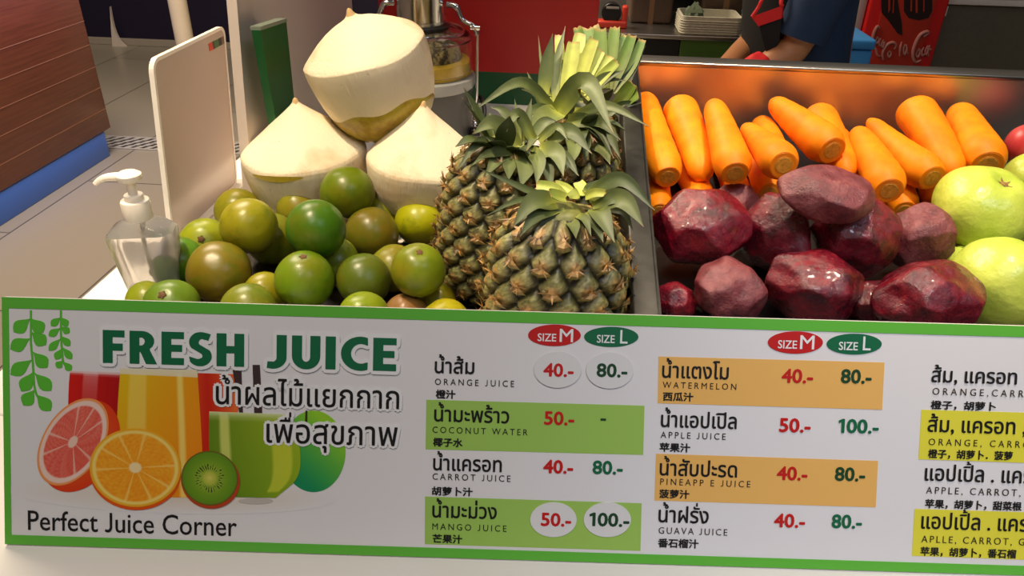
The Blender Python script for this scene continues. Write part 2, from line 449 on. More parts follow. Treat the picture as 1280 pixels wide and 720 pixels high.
# ---- lettering engine (built-in font outlines, own layout so Thai marks stack correctly)
_gc = {}
_tmp = bpy.data.curves.new('glyph', 'FONT'); _tmp.fill_mode = 'NONE'; _tmp.resolution_u = 3
_tmpo = bpy.data.objects.new('glyph', _tmp); COL.objects.link(_tmpo)
def _outl(s):
    _tmp.body = s
    bpy.context.view_layer.update()
    dg = bpy.context.evaluated_depsgraph_get(); ev = _tmpo.evaluated_get(dg); me = ev.to_mesh()
    P = [(v.co.x, v.co.y) for v in me.vertices]; adj = {}
    for e in me.edges:
        a_, b_ = e.vertices; adj.setdefault(a_, []).append(b_); adj.setdefault(b_, []).append(a_)
    ev.to_mesh_clear()
    seen = set(); out = []
    for st in range(len(P)):
        if st in seen: continue
        L = [st]; seen.add(st)
        while True:
            nx = [k for k in adj.get(L[-1], []) if k not in seen]
            if not nx: break
            k = L[-1]+1 if L[-1]+1 in nx else nx[0]
            L.append(k); seen.add(k)
        if len(L) > 2: out.append([P[i] for i in L])
    return out
_H0 = None
def _minx(o): return min(p[0] for c in o for p in c)
def _area(L): return sum(L[i-1][0]*L[i][1]-L[i][0]*L[i-1][1] for i in range(len(L)))/2
def _inside(p, L):
    r = False
    for i in range(len(L)):
        (x1, y1), (x2, y2) = L[i-1], L[i]
        if (y1 > p[1]) != (y2 > p[1]) and p[0] < (x2-x1)*(p[1]-y1)/(y2-y1)+x1: r = not r
    return r
def glyph(ch):
    if ch in _gc: return _gc[ch]
    o = _outl(ch) if ch.strip() else []
    h0 = _outl('H'); base = _minx(h0)
    w = _outl('H'+ch+'H'); allx = sorted({round(_minx([c]), 4) for c in w})
    adv = max(_minx([c]) for c in w if abs((max(p[0] for p in c)-_minx([c]))-(max(p[0] for p in h0[0])-base)) < 1e-3 and len(c) == len(h0[0]))-base
    one = _outl('HH'); adv -= max(_minx([c]) for c in one)-base
    ar = [_area(c) for c in o]; outs = []; holes = []
    for i, c in enumerate(o):
        hol = any(j != i and ar[i]*ar[j] < 0 and abs(ar[j]) > abs(ar[i]) and _inside(c[0], o[j]) for j in range(len(o)))
        (holes if hol else outs).append(c)
    V = []; F = []
    for c in outs:
        hs = [h for h in holes if _inside(h[0], c)]
        polys = [c]+hs; tri = tessellate_polygon([[Vector((p[0], p[1], 0)) for p in q] for q in polys]); k = len(V)
        V += [p for q in polys for p in q]; F += [tuple(i+k for i in t_) for t_ in tri]
    _gc[ch] = (V, F, adv); return _gc[ch]
UPPER = set('\u0e31\u0e34\u0e35\u0e36\u0e37\u0e47\u0e4d'); TONE = set('\u0e48\u0e49\u0e4a\u0e4b')
def _custom(ch):
    if ch == '1': P = [(.20, 0), (.30, 0), (.30, .682), (.22, .682), (.06, .60), (.06, .51), (.20, .575)]; adv = .42
    else:
        P = [(.30, .682), (.21, .682), (.21, .18)]+[(.11+.10*math.cos(math.radians(-k*20)), .18-.10*math.sin(math.radians(k*20))) for k in range(1, 5)]+[(.03, .10), (.015, .02)]+[(.12+.18*math.cos(math.radians(a_)), .175+.185*math.sin(math.radians(a_))) for a_ in (-95, -70, -50, -30, -12, 0)]; adv = .38
    return [tuple(p) for p in P], [tuple(t_) for t_ in tessellate_polygon([[Vector((p[0], p[1], 0)) for p in P]])], adv
_gc['1'] = _custom('1'); _gc['J'] = _custom('J')
def _scaled(V, s, y0, ynew):
    if not V: return V
    cx = (min(p[0] for p in V)+max(p[0] for p in V))/2
    return [(cx+(p[0]-cx)*s, ynew+(p[1]-y0)*s) for p in V]
def layout(s, track=0.0):
    """[(V,F,dx,dy)]; Thai marks are stacked above their consonant"""
    out = []; x = 0.0; lastbase = ''; lastadv = .6
    s = s.replace('\u0e49\u0e33', '\u0e4d\u0e49\u0e32')
    for i, ch in enumerate(s):
        V, F, adv = glyph(ch); dx = dy = 0.0; nxt = s[i+1] if i+1 < len(s) else ''; prv = s[i-1] if i else ''
        if ch in UPPER and V:
            if nxt in TONE and nxt:
                V = _scaled(V, .80, min(p[1] for p in V), .625)
            if lastbase in 'ปฝฟ' and lastbase: dx -= .10
            if ch == '\u0e4d': dx += .02
        if ch in TONE and V:
            lo = min(p[1] for p in V)
            if prv in UPPER: V = _scaled(V, .66, lo, .765)
            if lastbase in 'ปฝฟ' and lastbase: dx -= .10
        out.append((V, F, x+dx, dy))
        if not (ch in TONE or ch in UPPER or ch in '\u0e38\u0e39'): x += adv+track; lastbase = ch
    return out
CAP = .682
def text_geo(mb, s, xL, yB, xR, h, bold=0.0, thai=False, cjk=False, spaced=False, aspect=1.0, z=.0003, halo=0.0):
    """lettering with its left end at pixel (xL,yB) reaching pixel xR, glyph height h px"""
    a_ = bp(xL, yB); ur = bp(xR, yB+(xR-xL)*.026)[0]; hh = bp(xL, yB-h)[1]-a_[1]
    ref = .548 if thai else (.84 if cjk else CAP)
    sy = hh/ref
    def ext(L): 
        xs = [p[0]+dx for V, F, dx, dy in L for p in V]; return min(xs), max(xs)
    if spaced:
        sx = sy*aspect; L = layout(s); e0, e1 = ext(L); tr = ((ur-a_[0])/sx-(e1-e0))/max(1, len(s)-1)
        L = layout(s, tr); e0, e1 = ext(L)
    else:
        L = layout(s); e0, e1 = ext(L); sx = (ur-a_[0])/(e1-e0)
    offs = [(0, 0)]
    r = halo if halo else bold
    if r: offs += [(r*math.cos(k*math.pi/4), r*math.sin(k*math.pi/4)) for k in range(8)]
    if halo: offs += [(r*.5*math.cos(k*math.pi/4), r*.5*math.sin(k*math.pi/4)) for k in range(8)]
    for j, (ox, oy) in enumerate(offs):
        for V, F, dx, dy in L:
            if V: mb.add([(a_[0]+(p[0]+dx-e0)*sx+ox, a_[1]+(p[1]+dy)*sy+oy-(.0 if not cjk else -.0*sy), z+j*4e-7) for p in V], F)
def lettering(name, texts, mat, parent, **kw):
    mb = MB()
    for T in texts:
        T = dict(T); s = T.pop('s'); a_ = T.pop('a'); k = dict(kw); k.update(T); text_geo(mb, s, *a_, **k)
    return mb.build(name, mat, parent, smooth=False, fix=False)

# ---- FRESH JUICE in hand-drawn heavy sans strokes (unit height 1)
def stroke_letters():
    G = {}
    w = .27
    G['F'] = (.60, [[(0, 0), (w, 0), (w, .38), (.55, .38), (.55, .60), (w, .60), (w, .79), (.60, .79), (.60, 1), (0, 1)]])
    G['E'] = (.62, [[(0, 0), (.62, 0), (.62, .21), (w, .21), (w, .40), (.57, .40), (.57, .61), (w, .61), (w, .79), (.62, .79), (.62, 1), (0, 1)]])
    G['H'] = (.76, [[(0, 0), (w, 0), (w, .40), (.49, .40), (.49, 0), (.76, 0), (.76, 1), (.49, 1), (.49, .62), (w, .62), (w, 1), (0, 1)]])
    G['I'] = (w, [[(0, 0), (w, 0), (w, 1), (0, 1)]])
    def arc(cx, cy, rx, ry, a0, a1, n=14): return [(cx+rx*math.cos(math.radians(a0+(a1-a0)*k/n)), cy+ry*math.sin(math.radians(a0+(a1-a0)*k/n))) for k in range(n+1)]
    G['J'] = (.47, [[(.47, 1), (.20, 1), (.20, .30)]+arc(.08, .30, .12, .12, 0, -70, 5)+[(-.04, .19), (-.06, -.02)]+arc(.10, .33, .37, .36, -110, 0, 12)])
    G['U'] = (.76, [[(0, 1), (0, .38)]+arc(.38, .38, .38, .40, 180, 360, 18)+[(.76, 1), (.49, 1), (.49, .36)]+arc(.38, .36, .11, .15, 0, -180, 10)+[(w, 1)]])
    G['C'] = (.72, [arc(.52, .5, .52, .52, 292, 68, 24)+[(.72, .75)]+arc(.54, .5, .27, .30, 62, 298, 16)+[(.72, .24)]])
    G['R'] = (.74, [[(0, 0), (w, 0), (w, .36), (.30, .36), (.45, 0), (.76, 0), (.56, .42)]+arc(.34, .70, .34, .30, -50, 90, 12)+[(0, 1)],
                    ])
    G['S'] = (.62, [arc(.30, .29, .33, .31, 215, 360+35, 14)+arc(.36, .71, .10, .10, 230, 175, 4)+arc(.36, .71, .09, .10, 170, 60, 6)+[(.53, .76), (.60, .96)]
                    + arc(.33, .71, .33, .31, 70, 215, 12)+arc(.26, .29, .11, .10, 50, -30, 6)+arc(.24, .28, .10, .08, -60, -110, 5)+[(.0, .27)]])
    return G
SL = stroke_letters()
R_HOLE = [(.27, .56), (.27, .80), (.35, .80), (.41, .74), (.42, .68), (.40, .61), (.34, .56)]
def heading(name, mat, z, grow, parent):
    mb = MB()
    for word, xL, yB, xR, h in (('FRESH', 130, 453, 306, 41), ('JUICE', 337, 459, 495.5, 41)):
        a_ = bp(xL, yB); ur = bp(xR, yB+(xR-xL)*.026)[0]; sy = bp(xL, yB-h)[1]-a_[1]
        gap = .14; tot = sum(SL[c][0] for c in word)+gap*(len(word)-1); sx = (ur-a_[0])/tot; x = 0
        offs = [(0, 0)]+([(grow*math.cos(k*math.pi/6), grow*math.sin(k*math.pi/6)) for k in range(12)] if grow else [])
        for c in word:
            wd, polys = SL[c]
            for j, (ox, oy) in enumerate(offs):
                for P in polys:
                    loops = [[Vector((p[0], p[1], 0)) for p in P]]
                    if c == 'R' and not grow: loops.append([Vector((p[0], p[1], 0)) for p in R_HOLE])
                    pts = [q for L in loops for q in L]
                    mb.add([(a_[0]+(x+q.x)*sx+ox, a_[1]+q.y*sy+oy, z+j*4e-7) for q in pts], tessellate_polygon(loops))
            x += wd+gap
    return mb.build(name, mat, parent, smooth=False, fix=False)
hd = heading('heading', M['green_ink'], .0014, 0, board)
heading('halo', M['white_ink'], .0011, .0026, hd)
th = [dict(s='น้ำผลไม้แยกกาก', a=(271, 504, 499, 22)), dict(s='เพื่อสุขภาพ', a=(334, 552, 497, 23))]
sub = lettering('subheading', th, M['black_ink'], board, thai=True, bold=.00012, z=.0014)
lettering('halo', th, M['white_ink'], sub, thai=True, halo=.0021, z=.0010)
lettering('slogan', [dict(s='Perfect Juice Corner', a=(35.5, 662, 296, 24))], M['black_ink'], board, bold=.0001)

# ---- hanging leaf sprigs
def sprig(stem, leaves, wid):
    mb = MB(); S = [bp(x/3.6, 360+y/3.6) for x, y in stem]
    def teardrop(p, q, w_):
        d = q-p; L = np.linalg.norm(d); d = d/L; n_ = np.array([-d[1], d[0]]); P = []
        for k in range(9): t_ = k/8; P.append(p+d*L*t_+n_*w_*math.sin(math.pi*t_**1.35)*(.55+.45*t_))
        for k in range(7, 0, -1): t_ = k/8; P.append(p+d*L*t_-n_*w_*math.sin(math.pi*t_**1.35)*(.55+.45*t_))
        return [tuple(x) for x in P]
    for a_, b_ in zip(S[:-1], S[1:]):
        d = (b_-a_)/np.linalg.norm(b_-a_); n_ = np.array([-d[1], d[0]])*.0007
        mb.add(*prism([tuple(a_-n_), tuple(b_-n_), tuple(b_+n_), tuple(a_+n_)], .0001, .0003))
    for (x0, y0, x1, y1) in leaves:
        mb.add(*prism(teardrop(bp(x0/3.6, 360+y0/3.6), bp(x1/3.6, 360+y1/3.6), wid), .0001, .00035))
    return mb.build('leaf_sprig', M['leaf_ink'], board, smooth=False)
sprig([(140, 100), (140, 250), (148, 330), (155, 440), (165, 480), (190, 520)],
      [(140, 135, 62, 198), (140, 135, 196, 200), (140, 225, 47, 275), (140, 195, 208, 256), (148, 320, 48, 390), (148, 285, 214, 358), (152, 375, 97, 465), (155, 380, 232, 462), (158, 455, 106, 528), (162, 475, 230, 552)], .0056)
sprig([(275, 100), (275, 200), (278, 260), (284, 330), (295, 350)],
      [(275, 130, 230, 170), (275, 130, 306, 172), (275, 178, 220, 216), (275, 172, 314, 202), (276, 225, 220, 282), (277, 215, 316, 260), (280, 270, 250, 322), (281, 265, 325, 320), (285, 325, 255, 358), (287, 330, 322, 372)], .0031)

# ---- printed picture: each fruit and glass of the print
def disc(name, cx, cy, rx, ry, rot, fn, z, parent=board, nr=26, na=96):
    """polar patch of the print; fn(r,theta)->rgb 0..255"""
    c0 = np.array([cx, cy]); V = []; C_ = []; F = []
    ca, sa = math.cos(rot), math.sin(rot)
    for i in range(nr+1):
        r = i/nr
        for k in range(na):
            th_ = 2*math.pi*k/na; x = r*rx*math.cos(th_); y = r*ry*math.sin(th_)
            q = bp(cx+x*ca-y*sa, cy+x*sa+y*ca); V.append((q[0], q[1], z)); C_.append(lin(fn(r, th_))[:3])
    for i in range(nr):
        for k in range(na):
            k2 = (k+1) % na; F.append((i*na+k, (i+1)*na+k, (i+1)*na+k2, i*na+k2))
    return mesh(name, V, F, M['print'], parent, False, C_)
def quadpatch(name, L, R_, fn, z, parent=board, nu=28, nv=28):
    """patch between two pixel polylines (top to bottom)"""
    L = catmull(L, 8); R_ = catmull(R_, 8); n = nv; V = []; C_ = []; F = []
    for j in range(n+1):
        t_ = j/n; a_ = L[int(round(t_*(len(L)-1)))]; b_ = R_[int(round(t_*(len(R_)-1)))]
        for i in range(nu+1):
            s_ = i/nu; p = a_*(1-s_)+b_*s_; q = bp(*p); V.append((q[0], q[1], z)); C_.append(lin(fn(s_, t_))[:3])
    for j in range(n):
        for i in range(nu): k = j*(nu+1)+i; F.append((k, k+nu+1, k+nu+2, k+1))
    return mesh(name, V, F, M['print'], parent, False, C_)
def mixc(a_, b_, t_): t_ = max(0, min(1, t_)); return tuple(x*(1-t_)+y*t_ for x, y in zip(a_, b_))
pic = disc('fruit_picture', 215, 618, 205, 24, .03, lambda r, th_: mixc((222, 206, 184), (230, 226, 226), r**1.1), .0002)
disc('apple', 392, 564, 40, 51, 0, lambda r, th_: mixc((150, 206, 44), (20, 140, 88), .5+.62*r*math.cos(th_-2.2)), .00035, pic)
flat('apple_stem', [pxpoly([(382, 513), (384.5, 513), (384.5, 527), (381.5, 527)])], simple('stem_ink', (60, 44, 24), .5), .0005, pic)
def redglass(s_, t_):
    c_ = mixc((216, 26, 16), (176, 8, 10), s_)
    if .25 < s_ < .55: c_ = mixc(c_, (232, 150, 150), .75*(1-t_))
    return mixc((236, 214, 210), c_, (t_-.0)/.12)
quadpatch('red_juice_glass', [(88, 463), (86, 490), (84, 570)], [(152, 465), (150, 500), (146, 590)], redglass, .00033, pic)
quadpatch('blood_orange_juice_glass', [(244, 466), (249, 520), (252, 600)], [(302, 468), (296, 520), (262, 600)], lambda s_, t_: mixc((236, 110, 50), (206, 36, 8), 1-abs(s_-.25)*1.6+t_*.2), .00036, pic)
flat('drinking_straws', [pxpoly([(291, 462), (302, 464), (304, 520), (300, 520)]), pxpoly([(316, 456), (325, 456), (328, 516), (318, 516)])], simple('straw_ink', (62, 44, 44), .5), .00045, pic)
def yel(s_, t_):
    c_ = mixc((226, 188, 14), (240, 140, 10), max(0, s_*1.1-.1)*.7+t_*.55)
    if .12 < s_ < .34: c_ = mixc(c_, (246, 220, 120), .55)
    if .74 < s_ < .82: c_ = mixc(c_, (250, 226, 120), .8)
    return mixc((232, 222, 190), c_, (t_-.03)/.04)
quadpatch('orange_juice_glass', [(151, 460), (147, 520), (144, 620)], [(247, 462), (252, 540), (256, 622)], yel, .0005, pic)
def grn(s_, t_):
    c_ = mixc((104, 136, 20), (168, 190, 34), s_)
    c_ = mixc(c_, (96, 140, 16), .5*t_)
    if .12 < s_ < .22 and t_ < .45: c_ = mixc(c_, (226, 226, 120), .8)
    if .70 < s_ < .90 and .25 < t_ < .9: c_ = mixc(c_, (214, 216, 60), .7)
    return mixc((214, 222, 160), c_, t_/.06)
quadpatch('green_juice_glass', [(262, 514), (262, 560), (268, 605), (296, 621)], [(365, 518), (375, 560), (372, 596), (345, 622)], grn, .0006, pic)
flat('glass_foot', [pxpoly([(298+22*math.cos(k*.5236)+22, 626+4*math.sin(k*.5236)) for k in range(12)])], simple('glass_foot_ink', (196, 188, 176), .4), .00055, pic)
ga = -math.radians(58)
disc('grapefruit_rind', 101, 557, 62, 44, ga, lambda r, th_: mixc((240, 110, 30), (222, 60, 16), r), .0007, pic)
def grape(r, th_):
    if r > .94: return (238, 150, 80)
    if r > .82: return (240, 206, 190)
    seg = abs(((th_/(2*math.pi)*11) % 1)-.5)*2
    if r < .14: return (240, 200, 180)
    c_ = mixc((222, 82, 66), (232, 120, 100), hsh(int(r*24), int(th_*14)))
    return mixc(c_, (242, 190, 170), .9 if seg > .93 else 0)
disc('grapefruit_half', 92, 552, 60, 37, ga, grape, .0008, pic)
disc('orange_rind', 170, 590, 57, 47, .06, lambda r, th_: mixc((240, 120, 20), (226, 84, 10), r), .0009, pic)
def orang(r, th_):
    if r > .95: return (236, 170, 30)
    if r > .86: return (246, 214, 110)
    seg = abs(((th_/(2*math.pi)*10+.2) % 1)-.5)*2
    if r < .13: return (246, 220, 160)
    c_ = mixc((240, 146, 16), (246, 172, 40), hsh(int(r*20), int(th_*20)))
    return mixc(c_, (250, 206, 100), .9 if seg > .93 else 0)
disc('orange_half', 170, 584, 57, 49, .06, orang, .0010, pic)
disc('kiwi_skin', 264, 600, 37, 35, .3, lambda r, th_: (186, 66, 26), .0011, pic)
def kiwi(r, th_):
    if r > .95: return (110, 92, 30)
    if r < .24: return mixc((214, 210, 96), (176, 186, 60), r/.24)
    ray_ = .5+.5*math.cos(th_*30)
    c_ = mixc((150, 178, 40), (92, 140, 22), r)
    if r < .62: c_ = mixc(c_, (200, 206, 110), .5*ray_*(1-(r-.24)/.4))
    if .32 < r < .52 and hsh(int(th_/(2*math.pi)*96)//2, int(r*13)) > .45 and ray_ < .4: c_ = (30, 26, 14)
    return c_
disc('kiwi_half', 263, 597, 35.5, 34, .3, kiwi, .0012, pic, 30, 192)

# ---- size badges, rows, stickers, prices
def ell(cx, cy, rx, ry, n=40): return pxpoly([(cx+rx*math.cos(-2*math.pi*k/n), cy+ry*math.sin(-2*math.pi*k/n)) for k in range(n)])
for cx, cy, rx, ry, mt, sz, big, bx in ((693, 419, 33, 13.5, 'red_ink', (672, 426, 695, 9.3), 'M', (699.5, 427, 716, 16)), (764, 421, 34, 12.6, 'green_ink', (746, 428, 768, 9.5), 'L', (775, 429, 784, 16.5)),
                                        (994, 428, 34.5, 14, 'red_ink', (972, 435, 995.5, 9.8), 'M', (999.5, 436, 1017, 17)), (1067.5, 430, 34.5, 13, 'green_ink', (1048, 437, 1071.5, 9.8), 'L', (1078, 437.5, 1087.5, 17))):
    bdg = flat('size_badge', [ell(cx, cy, rx, ry)], M[mt], .0004)
    lettering('lettering', [dict(s='SIZE', a=sz), dict(s=big, a=bx)], M['white_ink'], bdg, bold=.00008, z=.0006)
def bandrow(name, pts, mt): return flat(name, [pxpoly(pts)], M[mt], .00025)
bandrow('row_band', [(532, 561.5), (804, 568.5), (805.5, 507), (533, 499.5)], 'row_green')
bandrow('row_band', [(531, 680), (800.5, 688.5), (802, 629), (531.3, 620.5)], 'row_green')
bandrow('row_band', [(822, 504), (1102.5, 512), (1105.5, 453), (823, 445.5)], 'row_orange')
bandrow('row_band', [(818, 625.5), (1094.5, 634), (1097.5, 576), (820, 567)], 'row_orange')
bandrow('row_band', [(1148, 574), (1440, 584), (1450, 520.5), (1151.5, 512)], 'row_yellow')
bandrow('row_band', [(1139.7, 694.6), (1430, 705), (1440, 645), (1143, 636)], 'row_yellow')
ROWS = [
 (('น้ำส้ม', 543.7, 465.7, 592.5, 14), ('ORANGE JUICE', 543.7, 480.5, 642.5, 7.6), ('橙汁', 545, 496.5, 569, 9.5)),
 (('น้ำมะพร้าว', 543, 526, 636, 14.3), ('COCONUT WATER', 540.7, 540.5, 659.5, 7.6), ('椰子水', 541.7, 556.5, 578, 9.5)),
 (('น้ำแครอท', 541.7, 587, 626.7, 14.3), ('CARROT JUICE', 540.7, 599, 638, 7.8), ('胡萝卜汁', 540, 617.5, 590.5, 9.6)),
 (('น้ำมะม่วง', 540.7, 646, 620.5, 14.3), ('MANGO JUICE', 540.5, 661.5, 633, 7.8), ('芒果汁', 541, 677, 577.5, 9.6)),
 (('น้ำแตงโม', 827.5, 471.5, 910, 14.6), ('WATERMELON', 828, 484.5, 920, 7.6), ('西瓜汁', 828.7, 499.5, 866, 9.6)),
 (('น้ำแอปเปิล', 826, 533, 920, 14.6), ('APPLE JUICE', 825.5, 547, 906.7, 7.8), ('苹果汁', 824.5, 563, 862, 9.8)),
 (('น้ำสับปะรด', 824.5, 593.5, 920.5, 14.6), ('PINEAPP E JUICE', 825, 605.5, 937.5, 7.8), ('菠萝汁', 824, 621, 861, 9.6)),
 (('น้ำฝรั่ง', 823, 652, 885, 15), ('GUAVA JUICE', 823, 666.5, 908.7, 8), ('番石榴汁', 822.5, 682.5, 872.5, 9.9)),
 (('ส้ม, แครอท', 1163.8, 477, 1270, 14), ('ORANGE,CARROT', 1165, 493, 1302, 8.5), ('橙子，胡萝卜', 1163, 510, 1243.6, 9.6)),
 (('ส้ม, แครอท ,', 1159, 539, 1281, 14.6), ('ORANGE, CARROT, PINEAPPLE', 1160, 556, 1389, 8.2), ('橙子，胡萝卜．菠萝', 1159.5, 571, 1264.7, 9.8)),
 (('แอปเปิ้ล . แครอท', 1155.5, 600, 1316, 15), ('APPLE, CARROT,', 1157, 616.5, 1275, 8.5), ('苹果，胡萝卜，甜菜根', 1156, 633.5, 1276, 9.8)),
 (('แอปเปิ้ล . แครอท', 1151, 660, 1311, 15), ('APLLE, CARROT, GUAVA', 1151, 677.5, 1320, 8.5), ('苹果，胡萝卜，番石榴', 1150, 693, 1269, 9.8))]
for T, E_, K in ROWS:
    nm = lettering('item_name', [dict(s=T[0], a=T[1:], bold=.00020)], M['black_ink'], board, thai=True, z=.0006)
    lettering('english_lettering', [dict(s=E_[0], a=E_[1:], spaced=True, aspect=.92)], M['black_ink'], nm, z=.0006)
    lettering('chinese_lettering', [dict(s=K[0], a=K[1:], cjk=True, bold=.00020)], M['black_ink'], nm, z=.0006)
for cx, cy, rx, ry, s, a_, ink in ((697, 462, 29.5, 22.5, '40.-', (679.5, 469.5, 716, 15.5), 'red_ink'), (762, 463, 29.3, 22.5, '80.-', (746, 470, 783, 15.7), 'dkgreen_ink'),
                                   (691.7, 649, 29, 21.7, '50.-', (676.5, 656, 713, 15.5), 'red_ink'), (759, 649, 29.5, 21.7, '100.-', (737, 656, 785.5, 15.7), 'dkgreen_ink')):
    st = flat('price_sticker', [ell(cx, cy, rx, ry)], M['sticker'], .0011, th=.0007)
    lettering('price', [dict(s=s, a=a_)], M[ink], st, bold=.00036, z=.0013)
for s, a_, ink in (('50.-', (680.5, 530, 717, 15.7), 'red_ink'), ('40.-', (679.5, 590.5, 715.5, 15.7), 'red_ink'), ('80.-', (741, 591.5, 777.5, 15.7), 'green_ink'),
                   ('40.-', (977, 477.5, 1015, 16.3), 'red_ink'), ('80.-', (1051, 478, 1088, 16.3), 'dkgreen_ink'), ('50.-', (974, 539, 1012, 16.3), 'red_ink'), ('100.-', (1048, 540, 1097, 16.3), 'green_ink'),
                   ('40.-', (971, 599, 1008, 16), 'red_ink'), ('80.-', (1043.5, 600, 1080, 16), 'dkgreen_ink'), ('40.-', (967.5, 658, 1005, 16), 'red_ink'), ('80.-', (1039.5, 659, 1076, 16), 'green_ink')):
    lettering('price', [dict(s=s, a=a_)], M[ink], board, bold=.00036, z=.0006)
flat('price', [pxpoly([(750.5, 525.5), (757.5, 525.7), (757.5, 523), (750.5, 522.8)])], M['dkgreen_ink'], .0006)
bpy.data.objects.remove(_tmpo)
# ------------------------------------------------------------------ steel display tray, tilted towards the customer
TA = at(827, 393, .62); TB = onx(797, 77, TA[0])
TD = (TB-TA)/np.linalg.norm(TB-TA); TN = np.cross([1, 0, 0], TD)
TL = float(np.linalg.norm(TB-TA)); TW = .62
tray = empty('display_tray', TA); tray.matrix_world = Matrix(((1, TD[0], TN[0], TA[0]), (0, TD[1], TN[1], TA[1]), (0, TD[2], TN[2], TA[2]), (0, 0, 0, 1)))
tag(tray, 'tilted brushed steel display tray holding carrots, beetroots and guavas', 'tray')
f0 = -.055
MB().box((0, f0, -.108), (TW, TL, -.1055)).build('tray_floor', M['worn_shade_steel'], tray, smooth=False)  # dark base colour puts the shade between the beetroots into the floor
MB().box((-.003, f0, -.108), (0, TL, 0)).box((TW, f0, -.108), (TW+.003, TL, 0)).box((0, f0-.003, -.108), (TW, f0, -.03)).build('side_wall', M['worn_shade_steel'], tray, smooth=False)
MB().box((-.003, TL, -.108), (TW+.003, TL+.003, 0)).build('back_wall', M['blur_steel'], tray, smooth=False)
MB().box((-.0235, f0-.003, -.006), (.0005, TL+.003, .0), .0022).box((-.0235, f0-.003, -.075), (-.0215, TL+.003, -.004)).build('side_rim', M['worn_shade_steel'], tray)
MB().box((TW-.0005, f0-.003, -.006), (TW+.022, TL+.003, .0), .0022).build('side_rim', M['worn_shade_steel'], tray)
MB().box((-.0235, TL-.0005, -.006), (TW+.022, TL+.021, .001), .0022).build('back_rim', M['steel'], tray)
tr_M = np.array(tray.matrix_world)

# ------------------------------------------------------------------ carrots
def carrot_geo(r_end, r_tip, L, seed, cut_at_big=True):
    """axis +Z from tip (z=0) to the end (z=L)"""
    rr = random.Random(seed); n = 26; m = 32; V = []; F = []
    facet = [rr.uniform(-.035, .035) for _ in range(9)]; ph = rr.uniform(0, 6)
    prof = []
    for i in range(m):
        t_ = i/(m-1); z = L*t_
        r = r_tip*1.2+(r_end-r_tip*1.2)*t_**.75
        if i < 5: s_ = i/5; r *= math.sqrt(max(0, 1-(1-s_)**2))*.96+.04
        if t_ > .84: s_ = (t_-.84)/.16; r *= 1-.36*s_**2.0
        prof.append((r, z))
    bx = rr.uniform(-1, 1)*L*.018; by = rr.uniform(-1, 1)*L*.018
    for i, (r, z) in enumerate(prof):
        t_ = z/L; ox = bx*math.sin(math.pi*t_); oy = by*math.sin(math.pi*t_)
        for k in range(n):
            a_ = 2*math.pi*k/n; q = (a_+ph)/(2*math.pi)*9; j = int(q) % 9; fr = q-int(q)
            w = 1+(facet[j]*(1-fr)+facet[(j+1) % 9]*fr)*math.sin(math.pi*min(1, t_*1.05+.05))+.012*math.sin(t_*40+3*a_+ph)
            V.append((ox+r*w*math.cos(a_), oy+r*w*math.sin(a_), z))
    for i in range(m-1):
        for k in range(n): k2 = (k+1) % n; F.append((i*n+k, i*n+k2, (i+1)*n+k2, (i+1)*n+k))
    F.append(tuple(range(n))[::-1])
    F.append(tuple(range((m-1)*n, m*n)))
    return V, F, prof[-1][0]
def make_carrot(end, tip, label, seed, cut=True):
    e = np.array(end[:3]); p = np.array(tip[:3]); d = e-p; L = float(np.linalg.norm(d)); d = d/L
    re, rt = end[3], tip[3]
    big = re >= rt
    if not big: e, p, d, re, rt = p, e, -d, rt, re
    if not big: cut = False
    ext = re*.18 if cut else re*.5
    p2 = p-d*rt*.9; L2 = float(np.linalg.norm(e-p2))+ext
    V, F, rc = carrot_geo(re*1.03, rt, L2, seed)
    q = Vector(d).to_track_quat('Z', 'Y')
    if not cut:
        V = [(x*(math.sqrt(max(0, 1-((z-(L2-re*.9))/(re*.9))**2))*.9+.1 if z > L2-re*.9 else 1), y*(math.sqrt(max(0, 1-((z-(L2-re*.9))/(re*.9))**2))*.9+.1 if z > L2-re*.9 else 1), z) for x, y, z in V]
    o = recalc(mesh('carrot', V, F, M['carrot']))
    try: o.data.set_sharp_from_angle(angle=math.radians(50))
    except Exception: pass
    o.rotation_mode = 'QUATERNION'; o.rotation_quaternion = q; o.location = tuple(p2)
    tag(o, label, 'carrot', 'peeled carrots in the steel tray')
    if cut:
        MB().lathe([(rc*.96, L2-.0004), (rc*.93, L2+.0003)], 26).build('cut_end', M['carrot_cut'], o)
        MB().lathe([(rc*.68, L2+.0001), (rc*.66, L2+.0006)], 26).build('core_ring', M['carrot_ring'], o)
        MB().lathe([(rc*.62, L2+.0003), (rc*.58, L2+.0009)], 26).build('core', M['carrot_core'], o)
    return o
